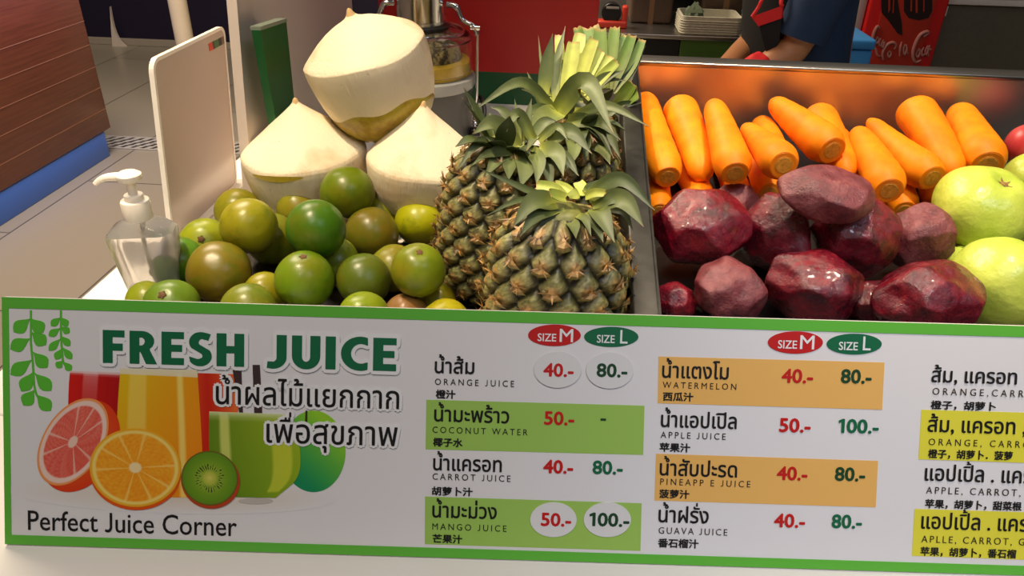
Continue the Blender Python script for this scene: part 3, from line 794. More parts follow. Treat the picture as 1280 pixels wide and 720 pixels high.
CAR = [((.1173, .8339, .0892, .0212), (.0986, .9946, .1276, .0136), 'peeled carrot lying along the left wall of the steel tray'),
 ((.1598, .8561, .0857, .0131), (.141, .9812, .126, .0227), 'peeled carrot with its thin tip forward, second from the tray left wall'),
 ((.1841, .7995, .1109, .0218), (.1755, .9297, .1448, .0097), 'upright-looking peeled carrot third from the tray left wall, cut end low'),
 ((.227, .7775, .1297, .0218), (.2128, .9061, .1262, .0067), 'short-looking peeled carrot with cut end just left of the crossed carrots'),
 ((.2984, .8526, .1234, .0236), (.2604, .9797, .1371, .0081), 'peeled carrot lying across the others with its cut end above a dull beetroot'),
 ((.238, .8682, .1158, .013), (.2534, .9981, .1016, .0148), 'mostly hidden peeled carrot underneath the carrot that lies across'),
 ((.3211, .8492, .098, .011), (.3174, .9801, .123, .0225), 'peeled carrot with rounded thick end up, behind the crossing carrot'),
 ((.3496, .7977, .1001, .0225), (.3517, .9265, .1202, .0088), 'peeled carrot with a wide cut end directly right of the dull beetroot'),
 ((.4104, .841, .1011, .0225), (.38, .9693, .122, .0061), 'long slanting peeled carrot with thin tip at upper left, cut end beside the guava'),
 ((.4402, .8586, .1016, .0128), (.4336, .981, .1353, .0252), 'tallest peeled carrot with its thick rounded end against the tray back wall'),
 ((.4795, .866, .1106, .0256), (.4973, .9942, .1302, .0133), 'rightmost peeled carrot, large cut end behind the top guava'),
 ((.1112, .8186, .0525, .0148), (.1098, .9291, .0666, .0143), 'bottom-layer carrot showing under the carrot at the tray left wall'),
 ((.1633, .8297, .0567, .0167), (.146, .936, .0659, .0123), 'bottom-layer carrot just behind the large left beetroot'),
 ((.2086, .8482, .0573, .016), (.2045, .9604, .0708, .0125), 'bottom-layer carrot showing under the third carrot from the left wall'),
 ((.2373, .8394, .0728, .0185), (.2421, .9724, .0738, .0126), 'bottom-layer carrot left of the dull topmost beetroot'),
 ((.3417, .8734, .0796, .0189), (.3539, 1.0023, .0909, .0127), 'bottom-layer carrot peeking between the dull beetroot and the wide cut end'),
 ((.3933, .8417, .0586, .0185), (.4097, .9697, .0725, .0124), 'bottom-layer carrot under the wide cut end beside the slanting carrot'),
 ((.4422, .8583, .0611, .0206), (.4698, .9848, .0754, .0125), 'bottom-layer carrot left of the top guava')]
for i, (e, p, lab) in enumerate(CAR): make_carrot(e, p, lab, 100+i)

# ------------------------------------------------------------------ beetroots: knife-peeled, facetted
def ico(sub):
    bm = bmesh.new(); bmesh.ops.create_icosphere(bm, subdivisions=sub, radius=1)
    bm.verts.index_update(); V = np.array([v.co[:] for v in bm.verts]); F = [[v.index for v in f.verts] for f in bm.faces]; bm.free(); return V, F
ICO6 = ico(6); ICO5 = ico(5); ICO4 = ico(4)
def make_beet(c, rx, ry, rz, rot, seed, mat, label, nf=52, sharp=40):
    rg = np.random.default_rng(seed); V, F = ICO6
    N_ = rg.normal(size=(nf, 3)); N_ /= np.linalg.norm(N_, axis=1)[:, None]; D_ = rg.uniform(.90, 1.03, nf)
    dots = V@N_.T; inv = np.where(dots > .05, dots/D_, 0.0)
    r = 1/np.maximum(((inv**sharp).sum(1))**(1/sharp), .84)
    r = np.minimum(r, 1.12)
    lump = np.zeros(len(V))
    for _ in range(5):
        k = rg.normal(size=3)*2.6; lump += .014*np.sin(V@k*1.6+rg.uniform(0, 6))
    P = V*(r+lump)[:, None]*np.array([rx, ry, rz])
    ridge = np.zeros(len(V))
    for q_ in range(14):
        k = rg.normal(size=3); k *= rg.uniform(7, 22)/np.linalg.norm(k); ridge += (1-np.abs(np.sin(V@k+rg.uniform(0, 6)+.8*np.sin(V@k[::-1]*.6))))*.9/np.linalg.norm(k)
    P = P*(1+.028*(ridge-ridge.mean()))[:, None]
    o = mesh('beetroot', P, F, mat); o.location = tuple(map(float, c)); o.rotation_euler = rot
    tag(o, label, 'beetroot', 'peeled beetroots in the steel tray'); return o
W_, Dy = M['beet_wet'], M['beet_dry']
make_beet((.1454, .7369, .0707), .0495, .043, .040, (.2, .1, .1), 1, W_, 'big dark peeled beetroot nearest the left wall of the tray')
make_beet((.225, .7478, .0638), .036, .040, .044, (.3, 0, .4), 2, W_, 'tall red beetroot with a pale flat facet, behind the dull front beetroot')
make_beet((.1687, .6668, .036), .039, .033, .029, (.2, .35, .2), 3, Dy, 'dull pinkish angular beetroot at the front left of the tray', 28, 34)
make_beet((.2515, .672, .0433), .047, .040, .038, (.3, .1, .2), 4, W_, 'wet shiny purple beetroot at the front middle of the tray')
make_beet((.2555, .7178, .1225), .0455, .034, .0235, (.1, .08, .1), 5, Dy, 'dull purple beetroot lying on top of the pile below the carrots', 30, 30)
make_beet((.306, .7419, .0706), .0495, .043, .041, (.4, .0, .6), 6, W_, 'large dark red beetroot in the middle of the pile below the dull top one')
make_beet(at(1146, 298, .80), .036, .033, .034, (.2, .2, .1), 7, Dy, 'dull reddish beetroot between the large dark one and the guava', 32, 30)
make_beet((.3401, .6319, .0603), .044, .034, .031, (.2, -.15, .2), 8, W_, 'cut-facetted dark beetroot at the front right beside the lower guava', 16, 40)
make_beet((.1927, .8108, .0706), .026, .021, .020, (.2, 0, 0), 9, Dy, 'small dull beetroot tucked between the two large back left ones')
make_beet((.1185, .6652, .0215), .021, .019, .0185, (.1, .2, 0), 10, W_, 'small dark beetroot in the shade of the front left tray corner')
make_beet((.3131, .6743, .0279), .028, .023, .0225, (.2, .1, .3), 11, W_, 'half-hidden dark beetroot between the shiny front one and the facetted one')

# ------------------------------------------------------------------ guavas and apple
def make_guava(c, rx, rz, axis, seed, label, calyx=True):
    rg = np.random.default_rng(seed); V, F = ICO5; th_ = np.arctan2(V[:, 1], V[:, 0]); pol = np.arccos(np.clip(V[:, 2], -1, 1))
    r = 1+.022*np.cos(th_*5+rg.uniform(0, 6))*np.sin(pol)+.0
    for _ in range(6):
        k = rg.normal(size=3)*4; r = r+.007*np.sin(V@k+rg.uniform(0, 6))
    r = r-.20*np.exp(-(pol/.26)**2)-.05*np.exp(-((math.pi-pol)/.3)**2)
    P = V*r[:, None]*np.array([rx, rx, rz])
    o = mesh('guava', P, F, M['guava']); o.location = tuple(map(float, c)); o.rotation_mode = 'QUATERNION'; o.rotation_quaternion = Vector(axis).to_track_quat('Z', 'Y')
    tag(o, label, 'guava', 'green guavas in the steel tray')
    if calyx:
        mb = MB(); z = rz*.80
        mb.lathe([(.0035, z-.004), (.004, z+.001), (.002, z+.002)], 12)
        for k in range(5):
            a_ = 2*math.pi*k/5; ca, sa = math.cos(a_), math.sin(a_)
            mb.add([(ca*.002-sa*.002, sa*.002+ca*.002, z), (ca*.002+sa*.002, sa*.002-ca*.002, z), (ca*.0085, sa*.0085, z+.003)], [(0, 1, 2)])
        mb.build('calyx', M['calyx'], o)
    return o
cv = CPOS
make_guava((.4440, .7790, .0900), .0500, .043, (.18, -.30, .95), 1, 'top bumpy green guava with its brown calyx dimple facing up')
make_guava((.4263, .6772, .0545), .0465, .046, (.9, .1, .5), 2, 'smooth pale green guava at the front right below the dimpled one', False)
make_guava((.5553, .8998, .0796), .0325, .034, (.8, 0, .5), 3, 'yellow-green guava at the right edge behind the dimpled one', False)
make_guava((.4166, .7389, .0434), .0184, .019, (.2, 0, 1), 4, 'small shaded green guava between the beetroots and the front guava', False)
def make_apple(c, R_, label):
    V, F = ICO4; pol = np.arccos(np.clip(V[:, 2], -1, 1))
    r = 1-.25*np.exp(-(pol/.3)**2)-.15*np.exp(-((math.pi-pol)/.35)**2)
    o = mesh('apple', V*r[:, None]*R_, F, M['apple']); o.location = tuple(map(float, c)); o.rotation_euler = (.3, .2, 0)
    MB().tube([(0, 0, R_*.7), (.001, 0, R_*.9), (.003, 0, R_*1.1)], .0012, 8).build('stalk', M['stem_button'], o)
    return tag(o, label, 'apple')
make_apple((.5736, .9601, .1034), .0265, 'pinkish red apple at the right edge by the tray back wall')

mt_ = empty('gap_shade_mat', (-.24, .70, 0)); tag(mt_, 'thin dark brown mat added to darken the gaps under the heaped green oranges', 'mat')  # added sheet whose dark colour stands in for shade between the oranges
MB().box((-.155, -.155, .0002), (.175, .09, .0022), .0008).build('mat_sheet', simple('dark_brown_shade', (40, 30, 20), .7), mt_, smooth=False)
MB().box((-.158, -.158, .0002), (.178, -.154, .004)).box((-.158, .088, .0002), (.178, .093, .004)).build('mat_edge', simple('mat_edge_shade', (30, 24, 18), .7), mt_, smooth=False)
# ------------------------------------------------------------------ green oranges in a pile
OR = [((-.2459, .7871, .0677, .031), (100, 116, 14), 'highest green orange of the pile, leaning on the right coconut'),
 ((-.3443, .8493, .0288, .0289), (146, 150, 28), 'yellow-green orange at the back below the left coconut sliver of skin'),
 ((-.312, .8056, .0339, .0266), (136, 130, 26), 'half-hidden olive orange behind the dark green one near the top'),
 ((-.2448, .6701, .077, .0296), (62, 104, 14), 'darkest green orange of the pile, just below and left of the highest one'),
 ((-.3258, .6955, .0629, .0293), (142, 138, 22), 'large yellowish olive orange at the upper left of the pile'),
 ((-.3187, .7330, .0300, .0290), (110, 120, 20), 'olive green orange right of centre-left, below the large yellowish one'),
 ((-.2106, .7504, .0351, .0304), (98, 96, 20), 'brownish orange below the highest one, in front of the right coconut'),
 ((-.1667, .7985, .0298, .0291), (160, 160, 16), 'bright yellow-green orange at the upper right next to the left pineapple'),
 ((-.1326, .6219, .0632, .0257), (108, 122, 18), 'olive orange at the lower right touching the left pineapple'),
 ((-.192, .6421, .0375, .0269), (82, 96, 20), 'dull dark orange at lower centre right of the bright green front one'),
 ((-.2446, .6226, .0449, .0286), (96, 126, 16), 'bright green orange with a small stem scar in the front middle'),
 ((-.3392, .6417, .037, .0313), (114, 100, 22), 'large olive brown orange at the front left of the pile'),
 ((-.3896, .7198, .0278, .0273), (140, 148, 26), 'yellow-green orange with a brown stem scar, behind the large brown one'),
 ((-.3932, .6679, .0315, .0258), (76, 124, 18), 'fresh green orange beside the clear pump bottle'),
 ((-.3969, .6009, .0212, .021), (130, 142, 26), 'leftmost small orange at the board edge next to the bottle'),
 ((-.3589, .5801, .0335, .0254), (92, 118, 26), 'green orange with a dark stem scar at the board edge, front left'),
 ((-.2868, .5844, .0299, .027), (112, 116, 28), 'half-seen brownish orange at the board edge below the large brown one'),
 ((-.2908, .6311, .0216, .0215), (140, 140, 22), 'small yellow orange in the gap behind the board-edge ones'),
 ((-.236, .6936, .0271, .0271), (120, 134, 22), 'shaded green orange deep in the middle gap'),
 ((-.1765, .5802, .0334, .0243), (120, 136, 22), 'green orange cut off by the board edge below the dull dark one'),
 ((-.1432, .6074, .0216, .0215), (132, 92, 50), 'light brown orange at the board edge between two green ones'),
 ((-.1031, .5894, .0268, .0238), (158, 148, 22), 'yellowish orange at the board edge next to the front pineapple'),
 ((-.1199, .6385, .0200, .0199), (150, 140, 20), 'small shaded orange under the olive lower right one'),
 ((-.1733, .6889, .0261, .0261), (120, 120, 20), 'shadowed orange behind the dull dark one'),
 ((-.2198, .8214, .0269, .027), (130, 130, 22), 'half-hidden orange behind the highest one at the foot of the right coconut'),
 ((-.3868, .8049, .0277, .0278), (136, 132, 24), 'tawny orange hidden at the back left of the pile')]
STEM = {12: (.25, -.75, .55), 15: (.05, -.55, .80), 13: (-.9, -.4, .1), 10: (.1, -.1, 1), 8: (.15, -.3, .95)}
def make_orange(i, c, R_, tint, label):
    rg = np.random.default_rng(50+i); V, F = ICO4; pol = np.arccos(np.clip(V[:, 2], -1, 1))
    r = 1-.05*np.exp(-(pol/.28)**2)-.03*np.exp(-((math.pi-pol)/.3)**2)
    for _ in range(4):
        k = rg.normal(size=3)*2.2; r = r+.008*np.sin(V@k+rg.uniform(0, 6))
    P = V*r[:, None]*np.array([R_, R_, R_*rg.uniform(.94, 1.0)])
    o = mesh('orange', P, F, M['peel']); o.location = tuple(map(float, c)); o.color = lin(tint)
    ax = STEM.get(i, tuple(rg.normal(size=3)))
    o.rotation_mode = 'QUATERNION'; o.rotation_quaternion = Vector(ax).to_track_quat('Z', 'Y')
    tag(o, label, 'orange', 'green oranges heaped on the counter')
    if i in STEM:
        mb = MB(); z = R_*.925
        mb.lathe([(.0032, z-.002), (.0030, z+.0012), (.0012, z+.0018)], 10)
        for k in range(5): a_ = k*1.2566; mb.box((math.cos(a_)*.003-.0009, math.sin(a_)*.003-.0009, z-.001), (math.cos(a_)*.003+.0009, math.sin(a_)*.003+.0009, z+.0010))
        mb.build('stem_button', M['stem_button'], o)
    return o
for i, (p, tint, lab) in enumerate(OR): make_orange(i, p[:3], p[3], tint, lab)

# ------------------------------------------------------------------ shaved young coconuts
def make_coconut(c, R_, axis, label, green=None, seed=0, spin=0, hgt=1.0, low=None, dome=False, low_scale=1.0):
    prof = [(0, 1.02), (.028, 1.01), (.045, .97), (.065, .925), (.105, .875), (.2, .775), (.35, .63), (.52, .47), (.70, .29), (.86, .125), (.945, .03), (.985, -.025), (1.0, -.075),
            (1.0, -.16), (.985, -.32), (.955, -.5), (.91, -.66), (.84, -.82), (.73, -.97), (.57, -1.09), (.36, -1.17), (.15, -1.2), (0, -1.2)]
    if dome:
        prof[:12] = [(0, .86), (.03, .85), (.05, .80), (.075, .745), (.12, .69), (.22, .63), (.37, .555), (.54, .445), (.71, .31), (.86, .17), (.95, .075), (.992, .015)]
    pts = []
    for (r1, z1), (r2, z2) in zip(prof[:-1], prof[1:]):
        for k in range(4): t_ = k/4; pts.append((r1+(r2-r1)*t_, z1+(z2-z1)*t_))
    pts.append(prof[-1]); n = 72; rr = random.Random(seed)
    ph = [rr.uniform(0, 6) for _ in range(6)]
    def pos(r, z, a_):
        w = 1+.010*math.sin(3*a_+ph[0])+.008*math.sin(5*a_+ph[1]+z*2)+.0035*math.sin(11*a_+ph[2])
        zz = z*hgt if z > 0 else z*low_scale
        zz += (.030*math.sin(2*a_+ph[3])+.016*math.sin(5*a_+ph[4]))*math.exp(-(z/.22)**2)
        return (R_*r*w*math.cos(a_), R_*r*w*math.sin(a_), R_*zz)
    def bound(a_): return -.52+.20*math.sin(a_+ph[5])+.06*math.sin(3*a_+ph[1])+.03*math.sin(7*a_)
    root = None
    V = []; F = []; G = []
    for (r, z) in pts:
        for k in range(n): V.append(pos(r, z, 2*math.pi*k/n))
    for i in range(len(pts)-1):
        zc = (pts[i][1]+pts[i+1][1])/2
        for k in range(n):
            k2 = (k+1) % n; F.append((i*n+k, (i+1)*n+k, (i+1)*n+k2, i*n+k2))
    o = mesh('coconut', V, F, M['husk']); bm = bmesh.new(); bm.from_mesh(o.data); bmesh.ops.remove_doubles(bm, verts=bm.verts, dist=1e-6); bmesh.ops.recalc_face_normals(bm, faces=bm.faces); bm.to_mesh(o.data); bm.free()
    o.location = tuple(map(float, c)); o.rotation_mode = 'QUATERNION'; o.rotation_quaternion = Vector(axis).to_track_quat('Z', 'Y') @ Matrix.Rotation(spin, 3, 'Z').to_quaternion()
    tag(o, label, 'coconut', 'shaved young coconuts stacked on the counter')
    mb = MB(); mb.lathe(([(.078*R_, .742*R_*hgt), (.053*R_, .80*R_*hgt), (.034*R_, .855*R_*hgt), (.012*R_, .88*R_*hgt)] if dome else [(.066*R_, .922*R_*hgt), (.048*R_, .968*R_*hgt), (.033*R_, 1.012*R_*hgt), (.012*R_, 1.03*R_*hgt)]), 16); mb.build('stem_tip', M['coco_tip'], o)
    if green:
        # unshaved skin below a wavy cut line, standing a little proud of the shaved husk
        V = []; F = []; m = 20
        lowp = [(r, z) for r, z in pts]
        zs = [p[1] for p in lowp[::-1]]; rs = [p[0] for p in lowp[::-1]]
        for i in range(m+1):
            for k in range(n):
                a_ = 2*math.pi*k/n; zb = green(a_); s_ = i/m; z = zb+(-1.19-zb)*s_; r = float(np.interp(z, zs, rs)) if True else 0
                off = 1+.016*min(1, i/1.2)+(-.004 if i == 0 else 0)
                V.append(tuple(np.array(pos(r, z, a_))*off))
        for i in range(m):
            for k in range(n): k2 = (k+1) % n; F.append((i*n+k, (i+1)*n+k, (i+1)*n+k2, i*n+k2))
        recalc(mesh('green_skin', V, F, M['coco_skin'], o))['label'] = 'unshaved yellow-green skin'
    if low:
        low(o, pos)
    return o
def skin_sliver(o, pos):
    V = []; F = []; n = 16
    for i in range(n+1):
        a_ = math.radians(252+52*i/n); h = .055*math.sin(math.pi*i/n)**.7
        for s_ in (-1, 1):
            p = np.array(pos(1.0, -.10+s_*h, a_))*1.012; V.append(tuple(p))
    for i in range(n): F.append((2*i, 2*i+2, 2*i+3, 2*i+1))
    recalc(mesh('skin_sliver', V, F, M['coco_skin'], o))['label'] = 'thin sliver of green skin left on'
ctop = at(455, 62, .885)
coco1 = make_coconut(ctop, .0735, (-.25, -.17, .95), 'topmost shaved coconut, resting on the two others', lambda a_: -.86+.32*max(0, math.cos(a_-math.radians(335)))+.04*math.sin(3*a_)+.03*math.sin(7*a_+1), 3, .0, .76, None, True, 1.22)
cL = at(380, 184, .925)
make_coconut(cL, .0745, (-.05, -.04, 1), 'lower left shaved coconut beside the white partition board', None, 4, .6, .80, skin_sliver)
cR = at(529, 193, .905)
make_coconut(cR, .0680, (.06, -.06, 1), 'lower right shaved coconut next to the left pineapple', None, 8, 1.4, .94)

# ------------------------------------------------------------------ pineapples
def rot_to(axis): return np.array(Vector(axis).to_track_quat('Z', 'Y').to_matrix())
def pineapple_body(R_, Hh, N_, rows, seed):
    rg = np.random.default_rng(seed); nu, nv = N_*15, rows*15
    U = np.arange(nu)/nu*N_; T = np.linspace(0.0, 1, nv)
    UU, TT = np.meshgrid(U, T); VV = TT*rows
    cw = 2*math.pi*R_/N_; ch = Hh/rows
    best = np.full(UU.shape, 9.); sec = np.full(UU.shape, 9.); BU = np.zeros(UU.shape); BV = np.zeros(UU.shape); ID = np.zeros(UU.shape)
    r0_ = np.floor(VV)
    for dr in (-1, 0, 1, 2):
        rr_ = r0_+dr-.0; off = (rr_ % 2)*.5+rr_*.12
        for dc in (0, 1, -1):
            cu = np.round(UU-off)+dc+off; cvv = rr_+.5
            du = (UU-cu)*cw; dv = (VV-cvv)*ch
            d = np.sqrt((du)**2+(dv*.92)**2)/cw
            m = d < best; sec = np.where(m, best, np.minimum(sec, d))
            BU = np.where(m, du/cw, BU); BV = np.where(m, dv/cw, BV); ID = np.where(m, cu % N_*7.1+rr_*3.3, ID); best = np.where(m, d, best)
    edge = np.clip((sec-best)/.34, 0, 1); dome = edge**.6
    prof = R_*np.clip(1-np.abs(2*TT-1)**3.0, 0, 1)**.42*(1.02-.14*TT)
    amp = .0078*(R_/.06)
    pt = np.exp(-((BU**2+(BV)**2)/.012)); lower = np.clip(-BV*2.4, 0, 1)
    disp = amp*(dome*(1-.25*lower))+.0022*pt*dome+rg.normal(size=UU.shape)*.0002
    rad = np.maximum(prof+disp*np.clip(prof/R_*1.6, 0, 1)-amp*.6, .0005)
    ang = UU/N_*2*math.pi
    X_, Y_, Z_ = rad*np.cos(ang), rad*np.sin(ang), TT*Hh
    V = np.stack([X_, Y_, Z_], -1).reshape(-1, 3)
    h1 = np.mod(np.sin(ID*12.9898)*43758.5, 1)
    groove = np.array(lin((26, 24, 10))[:3]); olive = np.array(lin((160, 152, 98))[:3]); green_ = np.array(lin((112, 122, 62))[:3]); brown = np.array(lin((166, 124, 72))[:3]); tan = np.array(lin((206, 160, 92))[:3])
    c = groove+(olive-groove)*(np.clip((edge-.12)/.8, 0, 1)**1.1)[..., None]
    c = c+(green_-c)*(np.clip(BV*2.2+.1, 0, 1)*(.5+.5*h1)*edge)[..., None]
    c = c+(brown-c)*(np.clip(1-(BU**2+(BV+.08)**2)/.07, 0, 1)*.9)[..., None]
    c = c+(tan-c)*(np.clip(1-(BU**2+BV**2)/.012, 0, 1)*.7)[..., None]
    c = c*(1+rg.normal(size=UU.shape)*.22).clip(.4, 1.6)[..., None]; C_ = c.reshape(-1, 3); F = []
    idx = np.arange(nu*nv).reshape(nv, nu)
    a_ = idx[:-1]; b_ = np.roll(idx, -1, 1)[:-1]; c_ = np.roll(idx, -1, 1)[1:]; d_ = idx[1:]
    F = np.stack([a_, b_, c_, d_], -1).reshape(-1, 4).tolist()
    F.append(idx[0][::-1].tolist()); F.append(idx[-1].tolist())
    # dried bracts
    bV = []; bF = []; bC = []
    def P(u, v, h):
        t_ = min(max(v/rows, 0.0), 1); r = R_*max(0, 1-abs(2*t_-1)**3.0)**.42*(1.02-.14*t_)+h; q = u/N_*2*math.pi
        return (r*math.cos(q), r*math.sin(q), t_*Hh)
    for r in range(rows):
        for k in range(N_):
            off = (r % 2)*.5+r*.12; u = k+off; v = r+.5; j = rg.uniform
            bw = .30+j(-.05, .05); n0 = len(bV); hh = amp
            L = [(u-bw, v-.42, hh*.3), (u, v-.46, hh*.55), (u+bw, v-.42, hh*.3), (u-bw*.75, v-.22, hh*.75), (u, v-.22, hh*1.15), (u+bw*.75, v-.22, hh*.75), (u-.1+j(-.05, .05), v-.02, hh*1.0), (u+.1+j(-.05, .05), v-.02, hh*1.0), (u+j(-.12, .12), v+.22+j(0, .2), hh*1.25+j(.000, .004))]
            bV += [P(*q) for q in L]
            bF += [tuple(n0+x for x in q) for q in ((0, 1, 4, 3), (1, 2, 5, 4), (3, 4, 7, 6), (4, 5, 7), (6, 7, 8))]
            g1 = lin((140, 136, 74))[:3]; g2 = lin((172, 140, 84))[:3]; g3 = lin((214, 170, 108))[:3]
            bC += [g1]*3+[g2]*3+[g3]*3
            for s_ in range(8):
                a2 = j(0, 6.28); q_ = j(.7, 1.25); dx, dy = math.cos(a2)*.34*q_, math.sin(a2)*.32*q_; n0 = len(bV); px_, py_ = -math.sin(a2)*.05, math.cos(a2)*.05
                bV += [P(u+px_, v+py_, hh*.9), P(u-px_, v-py_, hh*.9), P(u+dx, v+dy, hh*.95+j(.0005, .0060))]; bF.append((n0, n0+1, n0+2)); kk = j(.45, 1.1); cc = lin((206*kk, 156*kk, 90*kk))[:3]; bC += [cc]*3
    return V, F, C_, bV, bF, bC
def leaf(mb, pts, width, cut=False, fold=.35, tone=0, base_light=True, seed=0, up_=None):
    """curved strap leaf along 3D points with V-shaped cross-section; colours from pale base to grey-green tip"""
    rg = random.Random(seed); C3 = catmull(pts, 7); m = len(C3); n = 5; V = []; C_ = []
    view = np.array([0, -.75, .65]) if up_ is None else np.array(up_)
    for i, p in enumerate(C3):
        t_ = i/(m-1); d = C3[min(i+1, m-1)]-C3[max(i-1, 0)]; d = d/(np.linalg.norm(d)+1e-9)
        side = np.cross(d, view); side = side/(np.linalg.norm(side)+1e-9); nrm = np.cross(side, d)
        if cut: w = width*(.80+.28*math.sin(math.pi*min(1, t_*.9+.05)))*(1 if t_ < .97 else .94)
        else: w = width*(.62+.5*math.sin(math.pi*min(1, t_*.85+.08)))*max(.03, (1-t_**2.6))
        for k in range(n):
            s_ = (k-(n-1)/2)/((n-1)/2); jag = rg.uniform(-.10, .04)*width*(1 if cut and i == m-1 else 0)*1.5
            q = p+side*w*.5*s_+nrm*abs(s_)**1.5*w*.5*fold+d*jag
            V.append(tuple(q))
            pale = np.array((206, 212, 92))*(1 if tone > -1.5 else .55) if base_light else np.array((120, 132, 60))
            mid = np.array((122, 138, 66))+np.array((tone*34, tone*30, tone*22)); tipc = np.array((104, 116, 80))+np.array((tone*40, tone*36, tone*24))
            if cut: c = pale*(1-t_)*.9+(np.array((168, 184, 84))+tone*np.array((30, 20, 16)))*(.1+.9*t_) if t_ < .93 else np.array((178, 142, 80))
            else: c = pale*max(0, 1-t_*4)+(mid*(1-t_)+tipc*t_)*min(1, t_*4)
            c = np.clip(c*(1-.10*abs(s_)+.05*math.sin(k*2.3+seed)), 0, 255)
            if not cut and t_ > .95: c = np.array((150, 120, 70))
            C_.append(lin(c)[:3])
    F = [(i*n+k, i*n+k+1, (i+1)*n+k+1, (i+1)*n+k) for i in range(m-1) for k in range(n-1)]
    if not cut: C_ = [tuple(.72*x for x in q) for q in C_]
    # give the strap real thickness
    th_ = .0007; k0 = len(V); V2 = []
    for i, p in enumerate(C3):
        d = C3[min(i+1, m-1)]-C3[max(i-1, 0)]; d = d/(np.linalg.norm(d)+1e-9); side = np.cross(d, view); side = side/(np.linalg.norm(side)+1e-9); nrm = np.cross(side, d)
        for k in range(n): V2.append(tuple(np.array(V[i*n+k])-nrm*th_))
    F2 = [tuple(k0+x for x in f[::-1]) for f in F]
    rim = [k for k in range(n)]+[i*n+n-1 for i in range(1, m)]+[(m-1)*n+k for k in range(n-2, -1, -1)]+[i*n for i in range(m-2, 0, -1)]
    F3 = [(rim[i], rim[(i+1) % len(rim)], rim[(i+1) % len(rim)]+k0, rim[i]+k0) for i in range(len(rim))]
    mb.add(V+V2, F+F2+F3, np.array(C_+C_))
def z5(x, y): return (540+x/3.6, 20+y/3.6)
def z6(x, y): return (540+x/3.6, 200+y/3.6)
def pineapple(base, Hh, R_, axis, N_, rows, seed, label, leaves, d0, Z, filler):
    """leaves: (base, mid or None, tip, width, cut, tone, ddepth_tip) in zoomed-photo coordinates, unprojected at the crown's own depth"""
    V, F, C_, bV, bF, bC = pineapple_body(R_, Hh, N_, rows, seed)
    o = recalc(mesh('pineapple', V, F, M['pine_body'], None, True, C_))
    Rm = rot_to(axis); o.matrix_world = Matrix([list(Rm[i])+[float(base[i])] for i in range(3)]+[[0, 0, 0, 1]])
    tag(o, label, 'pineapple', 'whole pineapples standing between the oranges and the tray')
    mesh('bracts', bV, bF, M['pine_body'], o, False, bC)
    inv = lambda p: Rm.T@(np.array(p)-np.array(base))
    mb = MB(); top = np.array(base)+Rm@np.array([0, 0, Hh*.97])
    rg = random.Random(seed)
    for i in range(filler):
        a_ = i*2.39996+seed; el = rg.uniform(.05, 1.0); L = R_*rg.uniform(.6, 1.05)
        d = np.array([math.cos(a_)*(1-el*.45), math.sin(a_)*(1-el*.45), el*.9])
        p0 = np.array([math.cos(a_)*.012, math.sin(a_)*.012, Hh*.96]); p1 = p0+d*L*.55; p2 = p0+d*L+np.array([0, 0, -.35*L*(1-el)])
        leaf(mb, [p0, p1, p2], R_*.34, False, .35, rg.uniform(-.9, -.1), False, i, np.array([-math.cos(a_)*.5, -math.sin(a_)*.5, .9]))
    d0 = float((top-CPOS)@fw)-.012
    for i, (b, md, tp, w, cut, tone, dd) in enumerate(leaves):
        pb = at(*Z(*b), d0); pt = at(*Z(*tp), d0+dd)
        if md is None: md_ = ((b[0]+tp[0])/2, (b[1]+tp[1])/2); pm = at(*Z(*md_), d0+dd*.4)
        else: pm = at(*Z(*md), d0+dd*.45)
        wid = w/3.6*d0/FPX
        leaf(mb, [inv(pb), inv(pm), inv(pt)], wid, cut, .30, tone, True, i+seed*31, Rm.T@(CPOS-pm)/np.linalg.norm(CPOS-pm)+Rm.T@np.array([0, 0, .35]))
    if True:
        mb.lathe([(R_*.35, Hh*.93), (R_*.30, Hh*.985), (R_*.2, Hh*1.01)], 20, c=lin((120, 122, 56))[:3])
    mb.build('crown', M['pine_leaf'], o, True, 60, False)
    return o
L1 = [((560, 190), (455, 190), (362, 302), 92, 0, .2, -.03), ((520, 172), (400, 122), (212, 38), 34, 0, .0, -.02), ((520, 192), (390, 182), (244, 250), 30, 0, .1, -.035),
      ((700, 172), (850, 88), (1004, 228), 74, 0, -.1, -.02), ((755, 185), (862, 185), (952, 300), 96, 0, .5, -.035), ((740, 220), (765, 255), (822, 372), 92, 0, .3, -.05),
      ((655, 250), (690, 270), (717, 345), 40, 0, .3, -.05), ((620, 275), (640, 300), (648, 352), 56, 0, .4, -.05), ((780, 215), (860, 235), (906, 318), 40, 0, .0, -.02),
      ((690, 165), (730, 150), (782, 150), 40, 1, .9, -.015), ((600, 170), (545, 130), (470, 112), 52, 1, -.2, .01), ((640, 160), (600, 130), (548, 108), 46, 1, .5, .015),
      ((680, 160), (675, 130), (655, 98), 52, 1, .6, .02), ((600, 170), (560, 160), (530, 150), 50, 1, -.3, -.02), ((640, 175), (640, 160), (628, 134), 46, 1, .6, .0), ((690, 150), (720, 120), (745, 90), 50, 0, -.4, .02),
      ((560, 200), (480, 230), (420, 300), 50, 0, -.5, -.01), ((600, 230), (540, 260), (480, 300), 50, 0, -.7, -.01), ((560, 215), (470, 250), (395, 345), 70, 0, -.2, -.03), ((720, 200), (820, 170), (930, 230), 70, 0, .1, -.02), ((690, 240), (740, 290), (770, 370), 60, 0, .0, -.045)]
